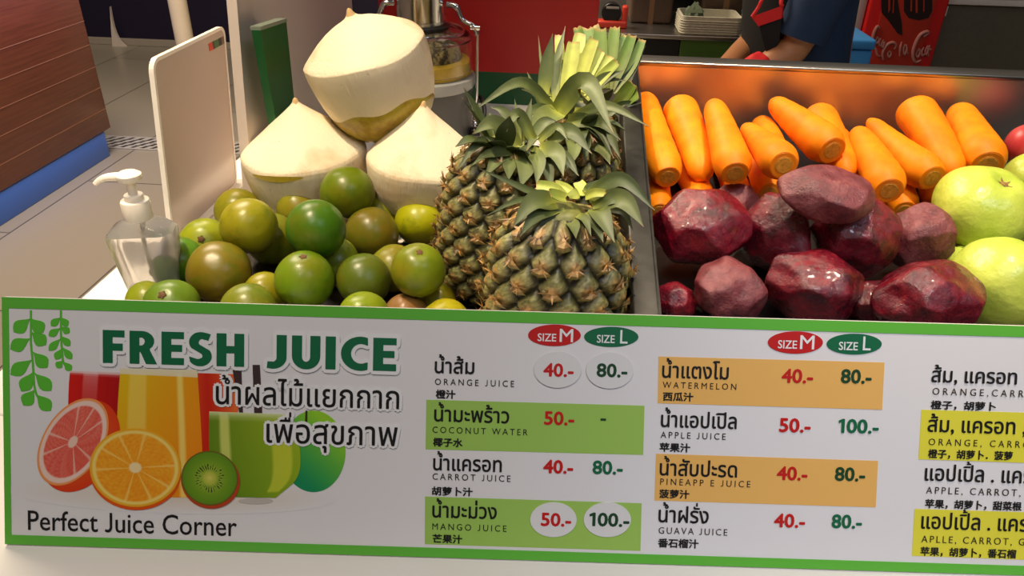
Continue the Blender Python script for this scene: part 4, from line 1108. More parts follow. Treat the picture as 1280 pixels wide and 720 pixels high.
L2 = [((385, 590), (280, 486), (182, 530), 84, 0, .4, -.03), ((385, 585), (330, 440), (263, 408), 46, 0, .1, .0), ((350, 590), (215, 570), (112, 694), 46, 0, -.1, -.03), ((350, 612), (260, 615), (168, 680), 40, 0, .2, -.03),
      ((340, 610), (290, 650), (238, 725), 66, 0, .3, -.035), ((355, 612), (350, 670), (345, 740), 74, 0, .1, -.035), ((420, 612), (425, 680), (400, 770), 100, 0, .2, -.04), ((480, 600), (560, 620), (592, 720), 84, 0, .3, -.035),
      ((395, 560), (385, 470), (372, 372), 26, 0, .7, .0), ((425, 560), (432, 460), (448, 372), 42, 0, .2, .0), ((455, 560), (385, 440), (335, 520), 56, 0, .1, -.03), ((480, 560), (560, 500), (612, 560), 42, 0, .2, -.02),
      ((520, 560), (620, 520), (720, 620), 76, 0, -.3, -.02), ((400, 590), (395, 520), (398, 450), 40, 0, -.2, .01), ((500, 600), (600, 640), (660, 720), 60, 0, -.5, -.02), ((470, 600), (520, 690), (540, 780), 60, 0, -.4, -.03), ((370, 600), (300, 610), (205, 640), 62, 0, .2, -.03), ((440, 600), (480, 660), (470, 760), 70, 0, .3, -.04), ((380, 570), (320, 500), (250, 470), 60, 0, .1, -.01), ((440, 570), (500, 480), (560, 470), 50, 0, .1, .0)]
L3 = [((530, 360), (495, 230), (478, 86), 17, 0, .8, .0), ((500, 350), (520, 210), (543, 78), 64, 0, -.1, -.01), ((560, 390), (560, 230), (600, 46), 48, 0, .3, .01), ((545, 400), (575, 240), (570, 84), 44, 1, .2, .02), ((600, 360), (622, 230), (640, 112), 64, 1, .6, .0),
      ((622, 350), (645, 210), (668, 78), 62, 1, .1, .015), ((655, 340), (690, 210), (732, 98), 54, 1, .9, -.005), ((665, 340), (710, 240), (762, 150), 56, 1, .1, .0), ((672, 350), (740, 260), (802, 180), 50, 1, .3, .0), ((690, 360), (770, 270), (834, 204), 46, 1, -.2, -.01),
      ((690, 370), (770, 285), (862, 246), 54, 0, -.2, -.01), ((700, 360), (790, 290), (872, 290), 26, 0, .3, -.005), ((560, 440), (690, 300), (815, 525), 96, 0, .1, -.08), ((550, 425), (400, 300), (186, 424), 54, 0, .0, -.07), ((570, 430), (500, 470), (425, 608), 100, 0, .5, -.10),
      ((640, 450), (790, 405), (978, 498), 48, 0, .1, -.03), ((600, 485), (730, 490), (818, 640), 52, 0, -.3, -.035), ((640, 500), (780, 520), (850, 645), 62, 0, .4, -.03), ((480, 350), (450, 300), (428, 250), 18, 0, .4, .0), ((700, 560), (770, 600), (802, 668), 66, 0, .5, -.035),
      ((640, 430), (760, 450), (870, 400), 52, 0, .0, .0), ((560, 500), (620, 540), (612, 640), 60, 0, -.4, -.03), ((610, 470), (700, 480), (760, 560), 70, 0, -.5, -.02), ((590, 420), (600, 320), (610, 200), 70, 1, .3, .01), ((640, 500), (690, 560), (690, 660), 56, 0, -.3, -.03), ((560, 460), (480, 420), (395, 470), 56, 0, -.2, -.05), ((620, 520), (640, 600), (600, 700), 64, 0, .2, -.08), ((650, 470), (760, 480), (850, 560), 58, 0, .2, -.05), ((520, 440), (470, 350), (405, 330), 40, 0, .1, -.02)]
L4 = [((745, 330), (690, 180), (652, 48), 46, 1, -.3, .0), ((760, 330), (720, 180), (700, 50), 66, 1, -.2, .01), ((770, 330), (755, 190), (757, 56), 64, 1, .2, .0), ((790, 330), (805, 190), (824, 48), 54, 1, .3, .0), ((795, 330), (840, 200), (874, 82), 48, 1, -.4, .01),
      ((800, 330), (855, 210), (902, 84), 50, 1, -.3, -.005), ((815, 340), (895, 230), (948, 104), 42, 1, -.3, .0), ((815, 345), (900, 250), (962, 132), 34, 0, -.3, .0), ((830, 400), (870, 350), (905, 300), 60, 1, .6, -.02), ((840, 410), (880, 370), (932, 345), 66, 1, .4, -.02),
      ((830, 350), (880, 280), (920, 215), 50, 0, -.2, .0), ((820, 420), (870, 400), (945, 390), 40, 0, .4, -.02), ((780, 330), (770, 200), (730, 44), 50, 1, -.4, .02)]
L4 = [(b, m_, t_, w, c, tn-2.2, d) for b, m_, t_, w, c, tn, d in L4]
b1 = np.array([-.002, .585, 0]); b2 = np.array([-.077, .690, 0]); b3 = np.array([.015, .780, 0]); b4 = np.array([.006, .905, 0])
pineapple(b1, .150, .064, (.01, .02, 1), 13, 8, 1, 'front pineapple with a flattened cut crown, beside the steel tray wall', L1, .635, z6, 0)
pineapple(b2, .172, .0545, (.10, .0, 1), 13, 10, 2, 'slimmer pineapple at the left, touching the green oranges', L2, .690, z5, 12)
pineapple(b3, .165, .046, (.0, .02, 1), 13, 9, 3, 'middle back pineapple with the tall bright cut crown', L3, .755, z5, 12)
pineapple(b4, .150, .045, (.16, .02, 1), 13, 9, 4, 'rearmost pineapple whose cut-off crown reaches the steel tray rim', L4, .85, z5, 6)
# ------------------------------------------------------------------ pump bottle
bt0 = onz(199, 375, 0.0)
bot = empty('pump_bottle', bt0, (0, 0, math.radians(14))); bot.scale = (.96, .96, 1.03); tag(bot, 'clear plastic hand gel bottle with an ivory pump on the counter corner', 'bottle')
def rrect(hx, hy, z, rc, n=8):
    P = []
    for sx, sy, a0 in ((1, 1, 0), (-1, 1, 90), (-1, -1, 180), (1, -1, 270)):
        for k in range(n+1):
            a_ = math.radians(a0+90*k/n); P.append((sx*(hx-rc)+rc*math.cos(a_), sy*(hy-rc)+rc*math.sin(a_), z))
    return P
prof = [(.020, .012, .0, .008), (.0235, .0150, .0015, .010), (.0245, .016, .006, .011), (.0285, .0185, .035, .012), (.0320, .0205, .062, .013), (.0330, .021, .072, .013), (.0322, .0205, .077, .013), (.0255, .017, .0835, .013), (.0150, .0130, .0885, .012), (.0112, .0112, .090, .011), (.0108, .0108, .094, .0107)]
MB().loft([rrect(*p[:2], p[2], p[3]) for p in prof]).build('bottle_body', M['clear'], bot, True, 50)
MB().loft([rrect(a_-.0022, b_-.0022, z, max(.004, r-.002)) for a_, b_, z, r in prof[1:7]]).build('gel', M['gel'], bot, True, 50)
MB().lathe([(.0136, .0905), (.0139, .0915), (.0139, .1075), (.0132, .1085), (.0092, .1088), (.0092, .1135), (.0086, .1142), (.0052, .1145)], 36).build('collar', M['pump'], bot)
MB().lathe([(.0044, .112), (.0044, .128)], 24).build('pump_stem', M['pump'], bot)
mb = MB(); mb.lathe([(.0052, .126), (.0108, .1285), (.0122, .131), (.0118, .1338), (.0080, .1362), (.002, .137)], 32)
sp = catmull([(-.006, 0, .1320), (-.018, -.002, .1325), (-.025, -.004, .1312), (-.031, -.005, .1275)], 6)
mb.tube(sp, [.0056-.0026*k/(len(sp)-1) for k in range(len(sp))], 12, flat=.7); mb.build('pump_head', M['pump'], bot)
MB().tube([(.002, 0, .09), (.003, 0, .05), (.006, 0, .006)], .0022, 8).build('dip_tube', M['pump'], bot)

# ------------------------------------------------------------------ frosted acrylic sheet, leaning partition, green board
ac = [onx(*p, -.452) for p in ((187, 72), (279, 33), (284, 250), (200, 270))]
sh = empty('acrylic_sheet', (-.452, float(ac[3][1]), 0)); tag(sh, 'upright frosted white acrylic sheet with rounded corners at the counter edge', 'acrylic sheet')
y0, y1 = .757, .947; z1 = float((ac[0][2]+ac[1][2])/2)+.0
def rr2(ya, yb, za, zb, r, n=6):
    P = []
    for cy, cz, a0 in ((yb-r, zb-r, 0), (ya+r, zb-r, 90), (ya+r, za+r, 180), (yb-r, za+r, 270)):
        for k in range(n+1): a_ = math.radians(a0+90*k/n); P.append((cy+r*math.cos(a_), cz+r*math.sin(a_)))
    return P
yb = float(ac[3][1])
P = [(a_-yb+.19*b_, b_) for a_, b_ in rr2(y0, y1, .001, z1, .013)]
Ps = [(a_-yb+.19*b_, b_) for a_, b_ in rr2(y0+.002, y1-.002, .003, z1-.002, .012)]
MB().loft([[(-.0022, a_, b_) for a_, b_ in Ps], [(.0022, a_, b_) for a_, b_ in Ps]]).build('sheet', M['sheet'], sh, smooth=False)
Pi = [(a_-yb+.19*b_, b_) for a_, b_ in rr2(y0+.004, y1-.004, .005, z1-.004, .010)]
n_ = len(P); V = [(x, a_, b_) for x in (-.0028, .0028) for L in (P, Pi) for a_, b_ in L]; F = []
for k in range(n_):
    k2 = (k+1) % n_; F += [(k, k2, n_+k2, n_+k), (2*n_+k, 3*n_+k, 3*n_+k2, 2*n_+k2), (k, 2*n_+k, 2*n_+k2, k2), (n_+k, n_+k2, 3*n_+k2, 3*n_+k)]
recalc(mesh('polished_edge', V, F, M['acryl_edge'], sh, False))
# the small coloured sticker in its top corner
for mname, colr, ka, kb in (('red', (214, 60, 30), 0, 1), ('dark', (60, 40, 36), 1, 1.45), ('green', (60, 110, 50), 1.45, 2.6), ('black', (36, 26, 22), 2.6, 3.4), ('tan', (120, 90, 60), 3.4, 4.1)):
    ya = .985-.052+ka*.0110; 
    MB().box((.0022, ya-yb, z1-.0215), (.0026, .985-.052+kb*.0110-yb, z1-.0125)).build('sticker_patch', simple('sticker_'+mname, colr, .4), sh, smooth=False)
MB().box((-.012, .80-yb, 0), (.012, .96-yb, .004), .001).build('sheet_foot', M['acryl_edge'], sh)
# white partition
pw = empty('partition_board', (-.385, .9, 0)); tag(pw, 'tall off-white partition board standing behind the left coconut', 'partition')
qA = onx(300, 195, -.397); qB = onx(283, 0, -.397)
sl = (qB[1]-qA[1])/(qB[2]-qA[2]); yb0 = float(qA[1]-qA[2]*sl)-.9; yt0 = float(yb0+.62*sl)
MB().add([(-.012, yb0, 0), (0, yb0, 0), (0, .46, 0), (-.012, .46, 0), (-.012, yt0, .62), (0, yt0, .62), (0, .46, .62), (-.012, .46, .62)], [(3, 2, 1, 0), (4, 5, 6, 7), (0, 1, 5, 4), (1, 2, 6, 5), (2, 3, 7, 6), (3, 0, 4, 7)]).build('panel_board', M['partition'], pw, smooth=False)
MB().box((-.02, .30, 0), (.008, .44, .006), .001).build('foot_strip', M['acryl_edge'], pw, smooth=False)
# narrow green board leaning on it
g0, g1, g2, g3 = [np.array(onx(*p, -.352)) for p in ((325, 38), (358, 27), (370, 146), (346, 158))]
dn = (g3-g0)/np.linalg.norm(g3-g0); dn2 = (g2-g1)/np.linalg.norm(g2-g1)
k3 = -(g3[2]-.001)/dn[2]; k2 = -(g2[2]-.001)/dn2[2]
g3b = g3+dn*k3; g2b = g2+dn2*k2
gb = empty('green_board', g3b); tag(gb, 'narrow dark green board propped upright between the partition and the top coconut', 'board')
V = [tuple(q-g3b+np.array([dx_, 0, 0])) for dx_ in (0, -.010) for q in (g0, g1, g2b, g3b)]
o = recalc(mesh('board_face', V, [(0, 1, 2, 3), (7, 6, 5, 4), (0, 3, 7, 4), (1, 0, 4, 5), (2, 1, 5, 6), (3, 2, 6, 7)], M['green_board'], gb, False))
lip = [tuple(q-g3b+np.array([dx_, 0, dz_])) for dz_ in (0, .004) for dx_, q in ((.001, g0), (.001, g1), (-.011, g1), (-.011, g0))]
recalc(mesh('board_edge', lip, [(0, 1, 2, 3), (7, 6, 5, 4), (0, 1, 5, 4), (1, 2, 6, 5), (2, 3, 7, 6), (3, 0, 4, 7)], simple('board_edge_grey', (120, 130, 116), .5), gb, False))

# ------------------------------------------------------------------ red and green panel behind the juicer
rp0 = ony(470, 60, 1.385); rp1 = ony(745, 60, 1.385); rg_ = float(ony(640, 91, 1.385)[2])
x0, x1 = -.345, float(rp1[0])
rp = empty('counter_screen', ((x0+x1)/2, 1.385, 0)); tag(rp, 'upright screen, bright red above dark green, behind the juicer', 'screen')
w2 = (x1-x0)/2
MB().box((-w2, 0, rg_), (w2, .014, .60)).build('red_field', M['red_panel'], rp, smooth=False)
MB().box((-w2, 0, .001), (w2, .014, rg_)).build('green_field', M['panel_green'], rp, smooth=False)
MB().box((-w2, .014, 0), (-w2+.05, .034, .012)).box((w2-.05, .014, 0), (w2, .034, .012)).build('screen_foot', M['black'], rp, smooth=False)

# ------------------------------------------------------------------ juicer
jz = 1.25; jc = at(520, 170, 1.225); jc = np.array([jc[0]+.014, jc[1]+.01, 0.0])
ju = empty('juicer', jc); tag(ju, 'steel and grey electric juicer with a clear bowl of yellow juice behind the coconuts', 'juicer')
def jh(py): return float(ony(520, py, jc[1])[2])
zb, zt = jh(92), jh(33)
MB().lathe([(.070, 0), (.075, .004), (.076, .02), (.074, .06), (.077, zb-.022), (.077, zb-.012)], 48).build('motor_base', M['grey_plastic'], ju)
MB().lathe([(.0785, zb-.016), (.0805, zb-.012), (.0805, zb+.0), (.074, zb+.003)], 48).build('base_ring', simple('pale_grey_ring', (150, 150, 146), .35), ju)
MB().lathe([(.072, zb+.002), (.0765, zb+.006), (.0765, zt-.014), (.066, zt-.002), (.040, zt), (.040, zt-.003), (.063, zt-.006), (.0735, zt-.017), (.0735, zb+.009), (.070, zb+.005)], 48).build('clear_bowl', M['clear'], ju)
t = NT('yellow_juice'); v = t.coord('Object'); t.base(t.ramp(t.noise(v, 30, 4), [(.35, (226, 190, 60)), (.7, (196, 160, 50))])); M['juice'] = t.set(.3)
MB().lathe([(.070, zb+.004), (.0728, zb+.008), (.0728, zb+.024), (.066, zb+.026)], 40).build('juice', M['juice'], ju)
t = NT('pulp'); v = t.coord('Object'); t.base(t.ramp(t.noise(v, 90, 5, .8), [(.44, (60, 50, 36)), (.56, (170, 150, 90)), (.7, (110, 100, 80))])); M['pulp'] = t.set(.5)
MB().lathe([(.058, zb+.02), (.060, zb+.03), (.052, zt-.02), (.040, zt-.008)], 40).build('strainer', M['pulp'], ju)
MB().lathe([(.036, zt-.002), (.0365, zt), (.0365, zt+.12), (.034, zt+.122)], 48).build('feed_chute', M['polished'], ju)
MB().lathe([(.042, zt-.001), (.043, zt+.003), (.037, zt+.004)], 48).build('chute_ring', M['black'], ju)
for sgn, nm in ((1, 'clamp_arm'), (-1, 'clamp_arm')):
    mb = MB()
    arm = catmull([(sgn*.040, -.004, zt+.034), (sgn*.054, -.008, zt+.032), (sgn*.064, -.010, zt+.014), (sgn*.080, -.012, zt+.006), (sgn*.086, -.012, zt-.006)], 6)
    mb.tube(arm, [.0045]*8+[.0038]*(len(arm)-8), 10)
    mb.tube([(sgn*.086, -.012, zt-.004), (sgn*.085, -.012, zb-.02), (sgn*.083, -.012, zb-.052)], .0022, 10)
    mb.tube([(sgn*.076, -.012, zt+.004), (sgn*.090, -.012, zt+.004)], .004, 10)
    cl_ = mb.build(nm, M['chrome'], ju)
    mb = MB()
    hel = [(sgn*.083+.0046*math.cos(k*.9), -.012+.0046*math.sin(k*.9), zb-.05-.030*k/42) for k in range(43)]
    mb.tube(hel, .0011, 6); mb.build('spring', M['chrome'], cl_)
    MB().box((sgn*.083-.008, -.020, zb-.090), (sgn*.083+.008, -.002, zb-.080), .002).build('clamp_hook', M['black'], cl_)
mb = MB(); cord = catmull([(.07, -.02, .012), (.092, -.03, .03), (.098, -.02, .055), (.088, .005, .07), (.078, .02, .05)], 8); mb.tube(cord, .0035, 8); mb.build('power_cord', M['black'], ju)
bl_ = empty('plastic_lid', (float(jc[0])+.098, float(jc[1])-.062, 0)); tag(bl_, 'small round blue lid lying at the foot of the juicer', 'lid')
MB().lathe([(.016, 0), (.0165, .001), (.0165, .007), (.015, .009), (.010, .010)], 28).build('lid_shell', M['blue_box'], bl_)
MB().lathe([(.0178, .001), (.0178, .0025)], 28).build('lid_rim', M['blue_box'], bl_)

# ------------------------------------------------------------------ rear work counter and what stands on it
yr = 2.2; zt_ = float(ony(880, 45.5, yr)[2])
rc_ = empty('rear_counter', (.9, yr, FLOOR)); tag(rc_, 'rear work counter with green front and pale steel top behind the tray', 'counter')
MB().box((-.9, 0, zt_-FLOOR-.012), (-.28, .75, zt_-FLOOR), .002).build('worktop', M['steel'], rc_)
MB().box((-.60, .012, .06), (-.29, .72, zt_-FLOOR-.0125)).build('green_front', M['green_front'], rc_, smooth=False)
MB().box((-.89, .014, .06), (-.602, .72, zt_-FLOOR-.0125)).build('black_side_panel', M['black'], rc_, smooth=False)
MB().box((-.87, .05, 0), (-.31, .68, .06)).build('toe_kick', M['black'], rc_, smooth=False)
# cream basket with folded greens/cloth in it
bx0, bx1 = float(ony(849, 44, yr+.015)[0]), float(ony(925, 44, yr+.015)[0]); bh = float(ony(885, 21, yr+.015)[2])-zt_
bk = empty('basket', ((bx0+bx1)/2, yr+.075, zt_)); tag(bk, 'cream woven plastic basket on the rear counter', 'basket')
hw = (bx1-bx0)/2
out = [rrect(hw*.95, .062, 0, .014), rrect(hw, .066, .004, .016), rrect(hw, .066, bh, .016), rrect(hw-.006, .060, bh, .012), rrect(hw-.008, .058, .006, .012)]
MB().loft(out).build('shell', M['basket'], bk, True, 50)
mb = MB()
for k in range(6):
    z = .006+k*(bh-.01)/6; P = rrect(hw+.0012, .0672, z, .0165); mb.tube(P+[P[0]], .0012, 5)
mb.build('weave_bands', M['basket'], bk)
cloth = empty('folded_cloth', (float(bk.location[0])-hw*.5, yr+.07, zt_+.006)); tag(cloth, 'crumpled grey-green cloth sticking out of the cream basket', 'cloth')
V, F = ICO4; q = V*np.array([.028, .030, .030])*(1+.16*np.sin(V[:, 0]*7)*np.sin(V[:, 1]*6+1))[:, None]; q[:, 2] = np.where(q[:, 2] < 0, q[:, 2]*.3, q[:, 2])*(bh+.012)/.032
mesh('cloth_fold', q+np.array([0, 0, .008]), F, simple('grey_green_cloth', (92, 104, 84), .9), cloth)
MB().add([(-.03, -.02, bh-.004), (.02, -.025, bh-.002), (.016, -.02, bh+.010), (-.004, -.01, bh+.026)], [(0, 1, 2, 3)]).add([(.02, -.025, bh-.002), (.03, .02, bh-.006), (.016, -.02, bh+.010)], [(0, 1, 2)]).build('cloth_corner', simple('cloth_corner', (104, 116, 92), .9), cloth, smooth=False)
# stacked goods and dark cabinet behind
yb_ = 2.35
def sack(name, pa, pb, lab, cat, mat, d=.22):
    xa, xb = float(ony(*pa, yb_)[0]), float(ony(*pb, yb_)[0])
    o = empty(name, ((xa+xb)/2, yb_, zt_)); tag(o, lab, cat); h = .34; w = (xb-xa)/2
    MB().box((-w, 0, 0), (w, d, h), .012).build('carton', mat, o)
    MB().box((-w*.12, -.0012, .0), (w*.12, d*.5, h+.0012)).build('tape_strip', simple('brown_tape', (116, 84, 56), .4), o, smooth=False)
    MB().box((-w+.01, -.002, h*.55), (-w*.3, .002, h*.75)).build('label_patch', simple('worn_label', (72, 56, 44), .7), o, smooth=False)
    return o
sack('storage_carton', (785, 40), (838, 40), 'brown cardboard carton at the left end of the rear counter', 'carton', M['box_brown'])
sack('storage_carton', (873, 45), (931, 45), 'brown cardboard carton standing behind the cream basket', 'carton', M['box_brown'], .2)
fr = empty('black_appliance', (float(ony(853, 40, 2.58)[0]), 2.58, zt_)); tag(fr, 'tall black appliance between the two brown cartons', 'appliance')
MB().box((-.050, 0, 0), (.050, .2, .36), .006).build('appliance_body', M['black'], fr)
MB().box((-.040, -.004, .20), (.040, .001, .30), .002).build('appliance_door', simple('dark_glass', (8, 8, 9), .1), fr)
# red power tool / charger with cables at the left
tl = empty('red_tape_dispenser', ony(764, 40, 2.0)); tl.location.z = zt_-.0; tl.location.y = 2.28; tl.location.x = float(ony(764, 40, 2.28)[0])
tag(tl, 'red and black tape dispenser beside the red screen edge', 'dispenser')
MB().box((-.042, -.02, 0), (.042, .02, .020), .006).build('dispenser_base', M['tool_red'], tl)
MB().lathe([(.026, -.012), (.028, -.010), (.028, .010), (.026, .012)], 28, (-.004, 0, .040), (0, 1, 0)).build('tape_roll', M['black'], tl)
MB().box((.026, -.016, .015), (.042, .016, .060), .005).build('cutter_arm', M['tool_red'], tl)
MB().box((-.02, -.015, .052), (.016, -.013, .058), .001).build('roll_glint_band', simple('grey_band', (170, 160, 150), .3), tl)
cb = empty('cable', (float(ony(755, 12, 2.9)[0]), 2.92, zt_)); tag(cb, 'thin black cable drooping on the wall beside the red screen', 'cable')
MB().tube(catmull([(-.06, 0, .115), (0, .0, .092), (.06, 0, .085), (.10, 0, .06), (.10, 0, .0)], 8), .004, 8).build('cable_run', M['black'], cb)
struct(MB().box((.05, 2.96, FLOOR), (.66, 3.0, 1.2)).build('wall_rear_partition', simple('brown_grey_wall', (86, 76, 70), .6, var=.1), smooth=False))
tp = empty('spray_bottle', (float(ony(931, 40, 2.31)[0]), 2.31, zt_)); tag(tp, 'slim pale bottle with a teal ring right of the cream basket', 'bottle')
MB().lathe([(.016, 0), (.017, .004), (.017, .045), (.010, .06), (.009, .13)], 24).build('bottle_shell', simple('pale_bottle', (176, 168, 148), .3), tp)
MB().lathe([(.0185, .048), (.0185, .056)], 24).build('teal_ring', simple('teal', (0, 120, 110), .4), tp)

# ------------------------------------------------------------------ drinks cooler, blue crate, grey cabinet at the right
yc = 3.4
xa, xb = float(ony(1089, 0, yc)[0]), float(ony(1188, 0, yc)[0])
co = empty('drinks_cooler', ((xa+xb)/2, yc, FLOOR)); tag(co, 'red drinks cooler with bottle picture and white script behind the person', 'cooler')
w = (xb-xa)/2
MB().box((-w, 0, .02), (w, .5, 1.5), .01).build('cooler_body', M['cooler_red'], co)
MB().box((-w+.05, -.006, .05), (w-.055, .002, 1.45), .003).build('front_panel', M['cooler_frame'], co)
MB().box((-w-.045, .02, .72), (-w-.002, .10, 1.45), .012).build('door_edge', simple('pale_pink_plastic', (200, 170, 164), .35), co)
for sx in (-1, 1): MB().box((sx*w*.8-.02, .05, 0), (sx*w*.8+.02, .09, .02)).build('foot', M['black'], co)
def fpt(px, py): q = ony(px, py, yc-.007); return (float(q[0])-(xa+xb)/2, float(q[2])-FLOOR)
def zc(x, y): return (980+x/4.267, y/4.267)
def front(name, polys, mat, dy=-.0075):
    mb = MB()
    for P in polys:
        P = [fpt(*zc(*p)) for p in P]; n = len(P); tri = tessellate_polygon([[Vector((p[0], p[1], 0)) for p in P]])
        mb.add([(p[0], dy, p[1]) for p in P]+[(p[0], dy+.0012, p[1]) for p in P], list(tri)+[(i, (i+1) % n, (i+1) % n+n, i+n) for i in range(n)])
    return recalc(mb.build(name, mat, co, smooth=False))
ink = simple('cola_brown_ink', (34, 12, 10), .4)
front('bottle_picture', [[(520, -60), (600, -60), (612, 40), (628, 120), (632, 190), (606, 178), (556, 108), (520, 66)]], ink)
front('bottle_picture', [[(640, -60), (790, -60), (790, 60), (770, 96), (720, 108), (665, 96), (640, 60)]], ink)
front('picture_glints', [[(556, -60), (566, -60), (566, 50), (556, 70)], [(584, -60), (590, -60), (584, 70), (578, 70)], [(676, -60), (684, -60), (682, 60), (674, 60)], [(700, -60), (712, -60), (712, 66), (702, 70)], [(742, -60), (750, -60), (748, 60), (742, 64)]], simple('glint_ink', (170, 52, 28), .4), -.0088)
wi = simple('faded_white_ink', (176, 112, 104), .5)
def script(name, strokes):
    mb = MB()
    for P, r in strokes:
        Q = catmull([(fpt(*zc(*p))[0], -.0080, fpt(*zc(*p))[1]) for p in P], 7); mb.tube(Q, [r*(.55+.45*math.sin(math.pi*k/(len(Q)-1))) for k in range(len(Q))], 8, flat=.9)
    return mb.build(name, mat=wi, parent=co)
R1 = .0055
script('script_lettering', [([(742, 196), (768, 178), (760, 168), (726, 186), (698, 236), (686, 290), (700, 330), (730, 320)], R1*1.5),
    ([(716, 262), (704, 290), (712, 304), (724, 280), (720, 262), (716, 262)], R1), ([(746, 252), (734, 272), (736, 296), (750, 286)], R1), ([(764, 246), (752, 272), (758, 290), (768, 262), (764, 246), (770, 300)], R1),
    ([(776, 240), (772, 262), (786, 262)], R1)])
script('script_lettering', [([(510, 148), (496, 142), (478, 178), (474, 216), (490, 228)], R1*1.4), ([(498, 196), (488, 214), (494, 230), (504, 216), (498, 196)], R1), ([(516, 204), (506, 222), (510, 244), (520, 238)], R1), ([(530, 212), (520, 236), (526, 252), (534, 224), (536, 262)], R1),
    ([(472, 246), (488, 262), (500, 296), (512, 300)], R1), ([(588, 262), (596, 240), (578, 226), (548, 240), (526, 280), (528, 320)], R1*1.3), ([(560, 270), (552, 290), (560, 304), (570, 284), (560, 270)], R1), ([(628, 222), (618, 262), (616, 300)], R1), ([(644, 236), (636, 262), (642, 290), (654, 262), (650, 240), (660, 290)], R1)])
bc = empty('blue_crate', (float(ony(1071, 50, 2.6)[0]), 2.6, FLOOR)); tag(bc, 'light blue plastic crate stack beside the red cooler', 'crate')
zc1 = float(ony(1071, 49, 2.6)[2])-FLOOR
MB().box((-.045, 0, 0), (.06, .3, zc1-.035), .008).build('crate_body', M['blue_box'], bc)
MB().box((-.048, -.004, zc1-.034), (.063, .304, zc1), .008).build('crate_lid', M['blue_box'], bc)
yk = 3.62
kz = float(ony(1230, 5, yk)[2])-FLOOR; kx = float(ony(1170, 40, yk)[0])
kb_ = empty('grey_cabinet', (kx, yk, FLOOR)); tag(kb_, 'olive grey cabinet with a white top edge at far right', 'cabinet')
MB().box((0, 0, .05), (.9, .6, kz-.004), .006).build('cabinet_body', M['olive'], kb_)
MB().box((-.012, -.02, kz-.004), (.92, .62, kz+.02), .004).build('cabinet_top', M['white_counter'], kb_)
MB().box((.02, .03, 0), (.88, .58, .05)).build('toe_kick', M['black'], kb_, smooth=False)
MB().box((.0, -.012, kz-.055), (.018, .0, kz-.012), .003).build('hinge_cover', M['white_counter'], kb_)

# ------------------------------------------------------------------ person behind the tray, bending over to the left
def ring(c, rx, ry, ax=(0, 0, 1), n=24, side=(0, 1, 0), p=2.4):
    ax = np.array(ax, float); ax /= np.linalg.norm(ax); s_ = np.array(side, float); s_ = s_-ax*(s_@ax); s_ /= np.linalg.norm(s_); f = np.cross(s_, ax); c = np.array(c, float); R_ = []
    for k in range(n):
        a_ = 2*math.pi*k/n; ca, sa = math.cos(a_), math.sin(a_)
        R_.append(tuple(c+f*rx*math.copysign(abs(ca)**(2/p), ca)+s_*ry*math.copysign(abs(sa)**(2/p), sa)))
    return R_
YN, YP = 1.735, 2.06      # near and far shoulder
sN = np.array([.545, YN, .30]); eN = np.array(ony(990, 62, 1.735)); eN = np.array([eN[0]+.004, 1.735, eN[2]-.004])
wN = np.array([.385, 1.70, -.008]); hN = np.array([.33, 1.68, -.022])
sF = np.array([.510, YP, .30]); eF = np.array(ony(948, 48, 2.04)); wF = np.array(ony(905, 74, 1.76)); wF[1] = 1.74; wF[2] = -.002; hF = wF+np.array([-.045, -.05, -.014])
pel = np.array([.565, 1.90, -.10]); chest = np.array([.535, 1.90, .20]); neck = np.array([.47, 1.90, .40]); head = np.array([.42, 1.90, .52])
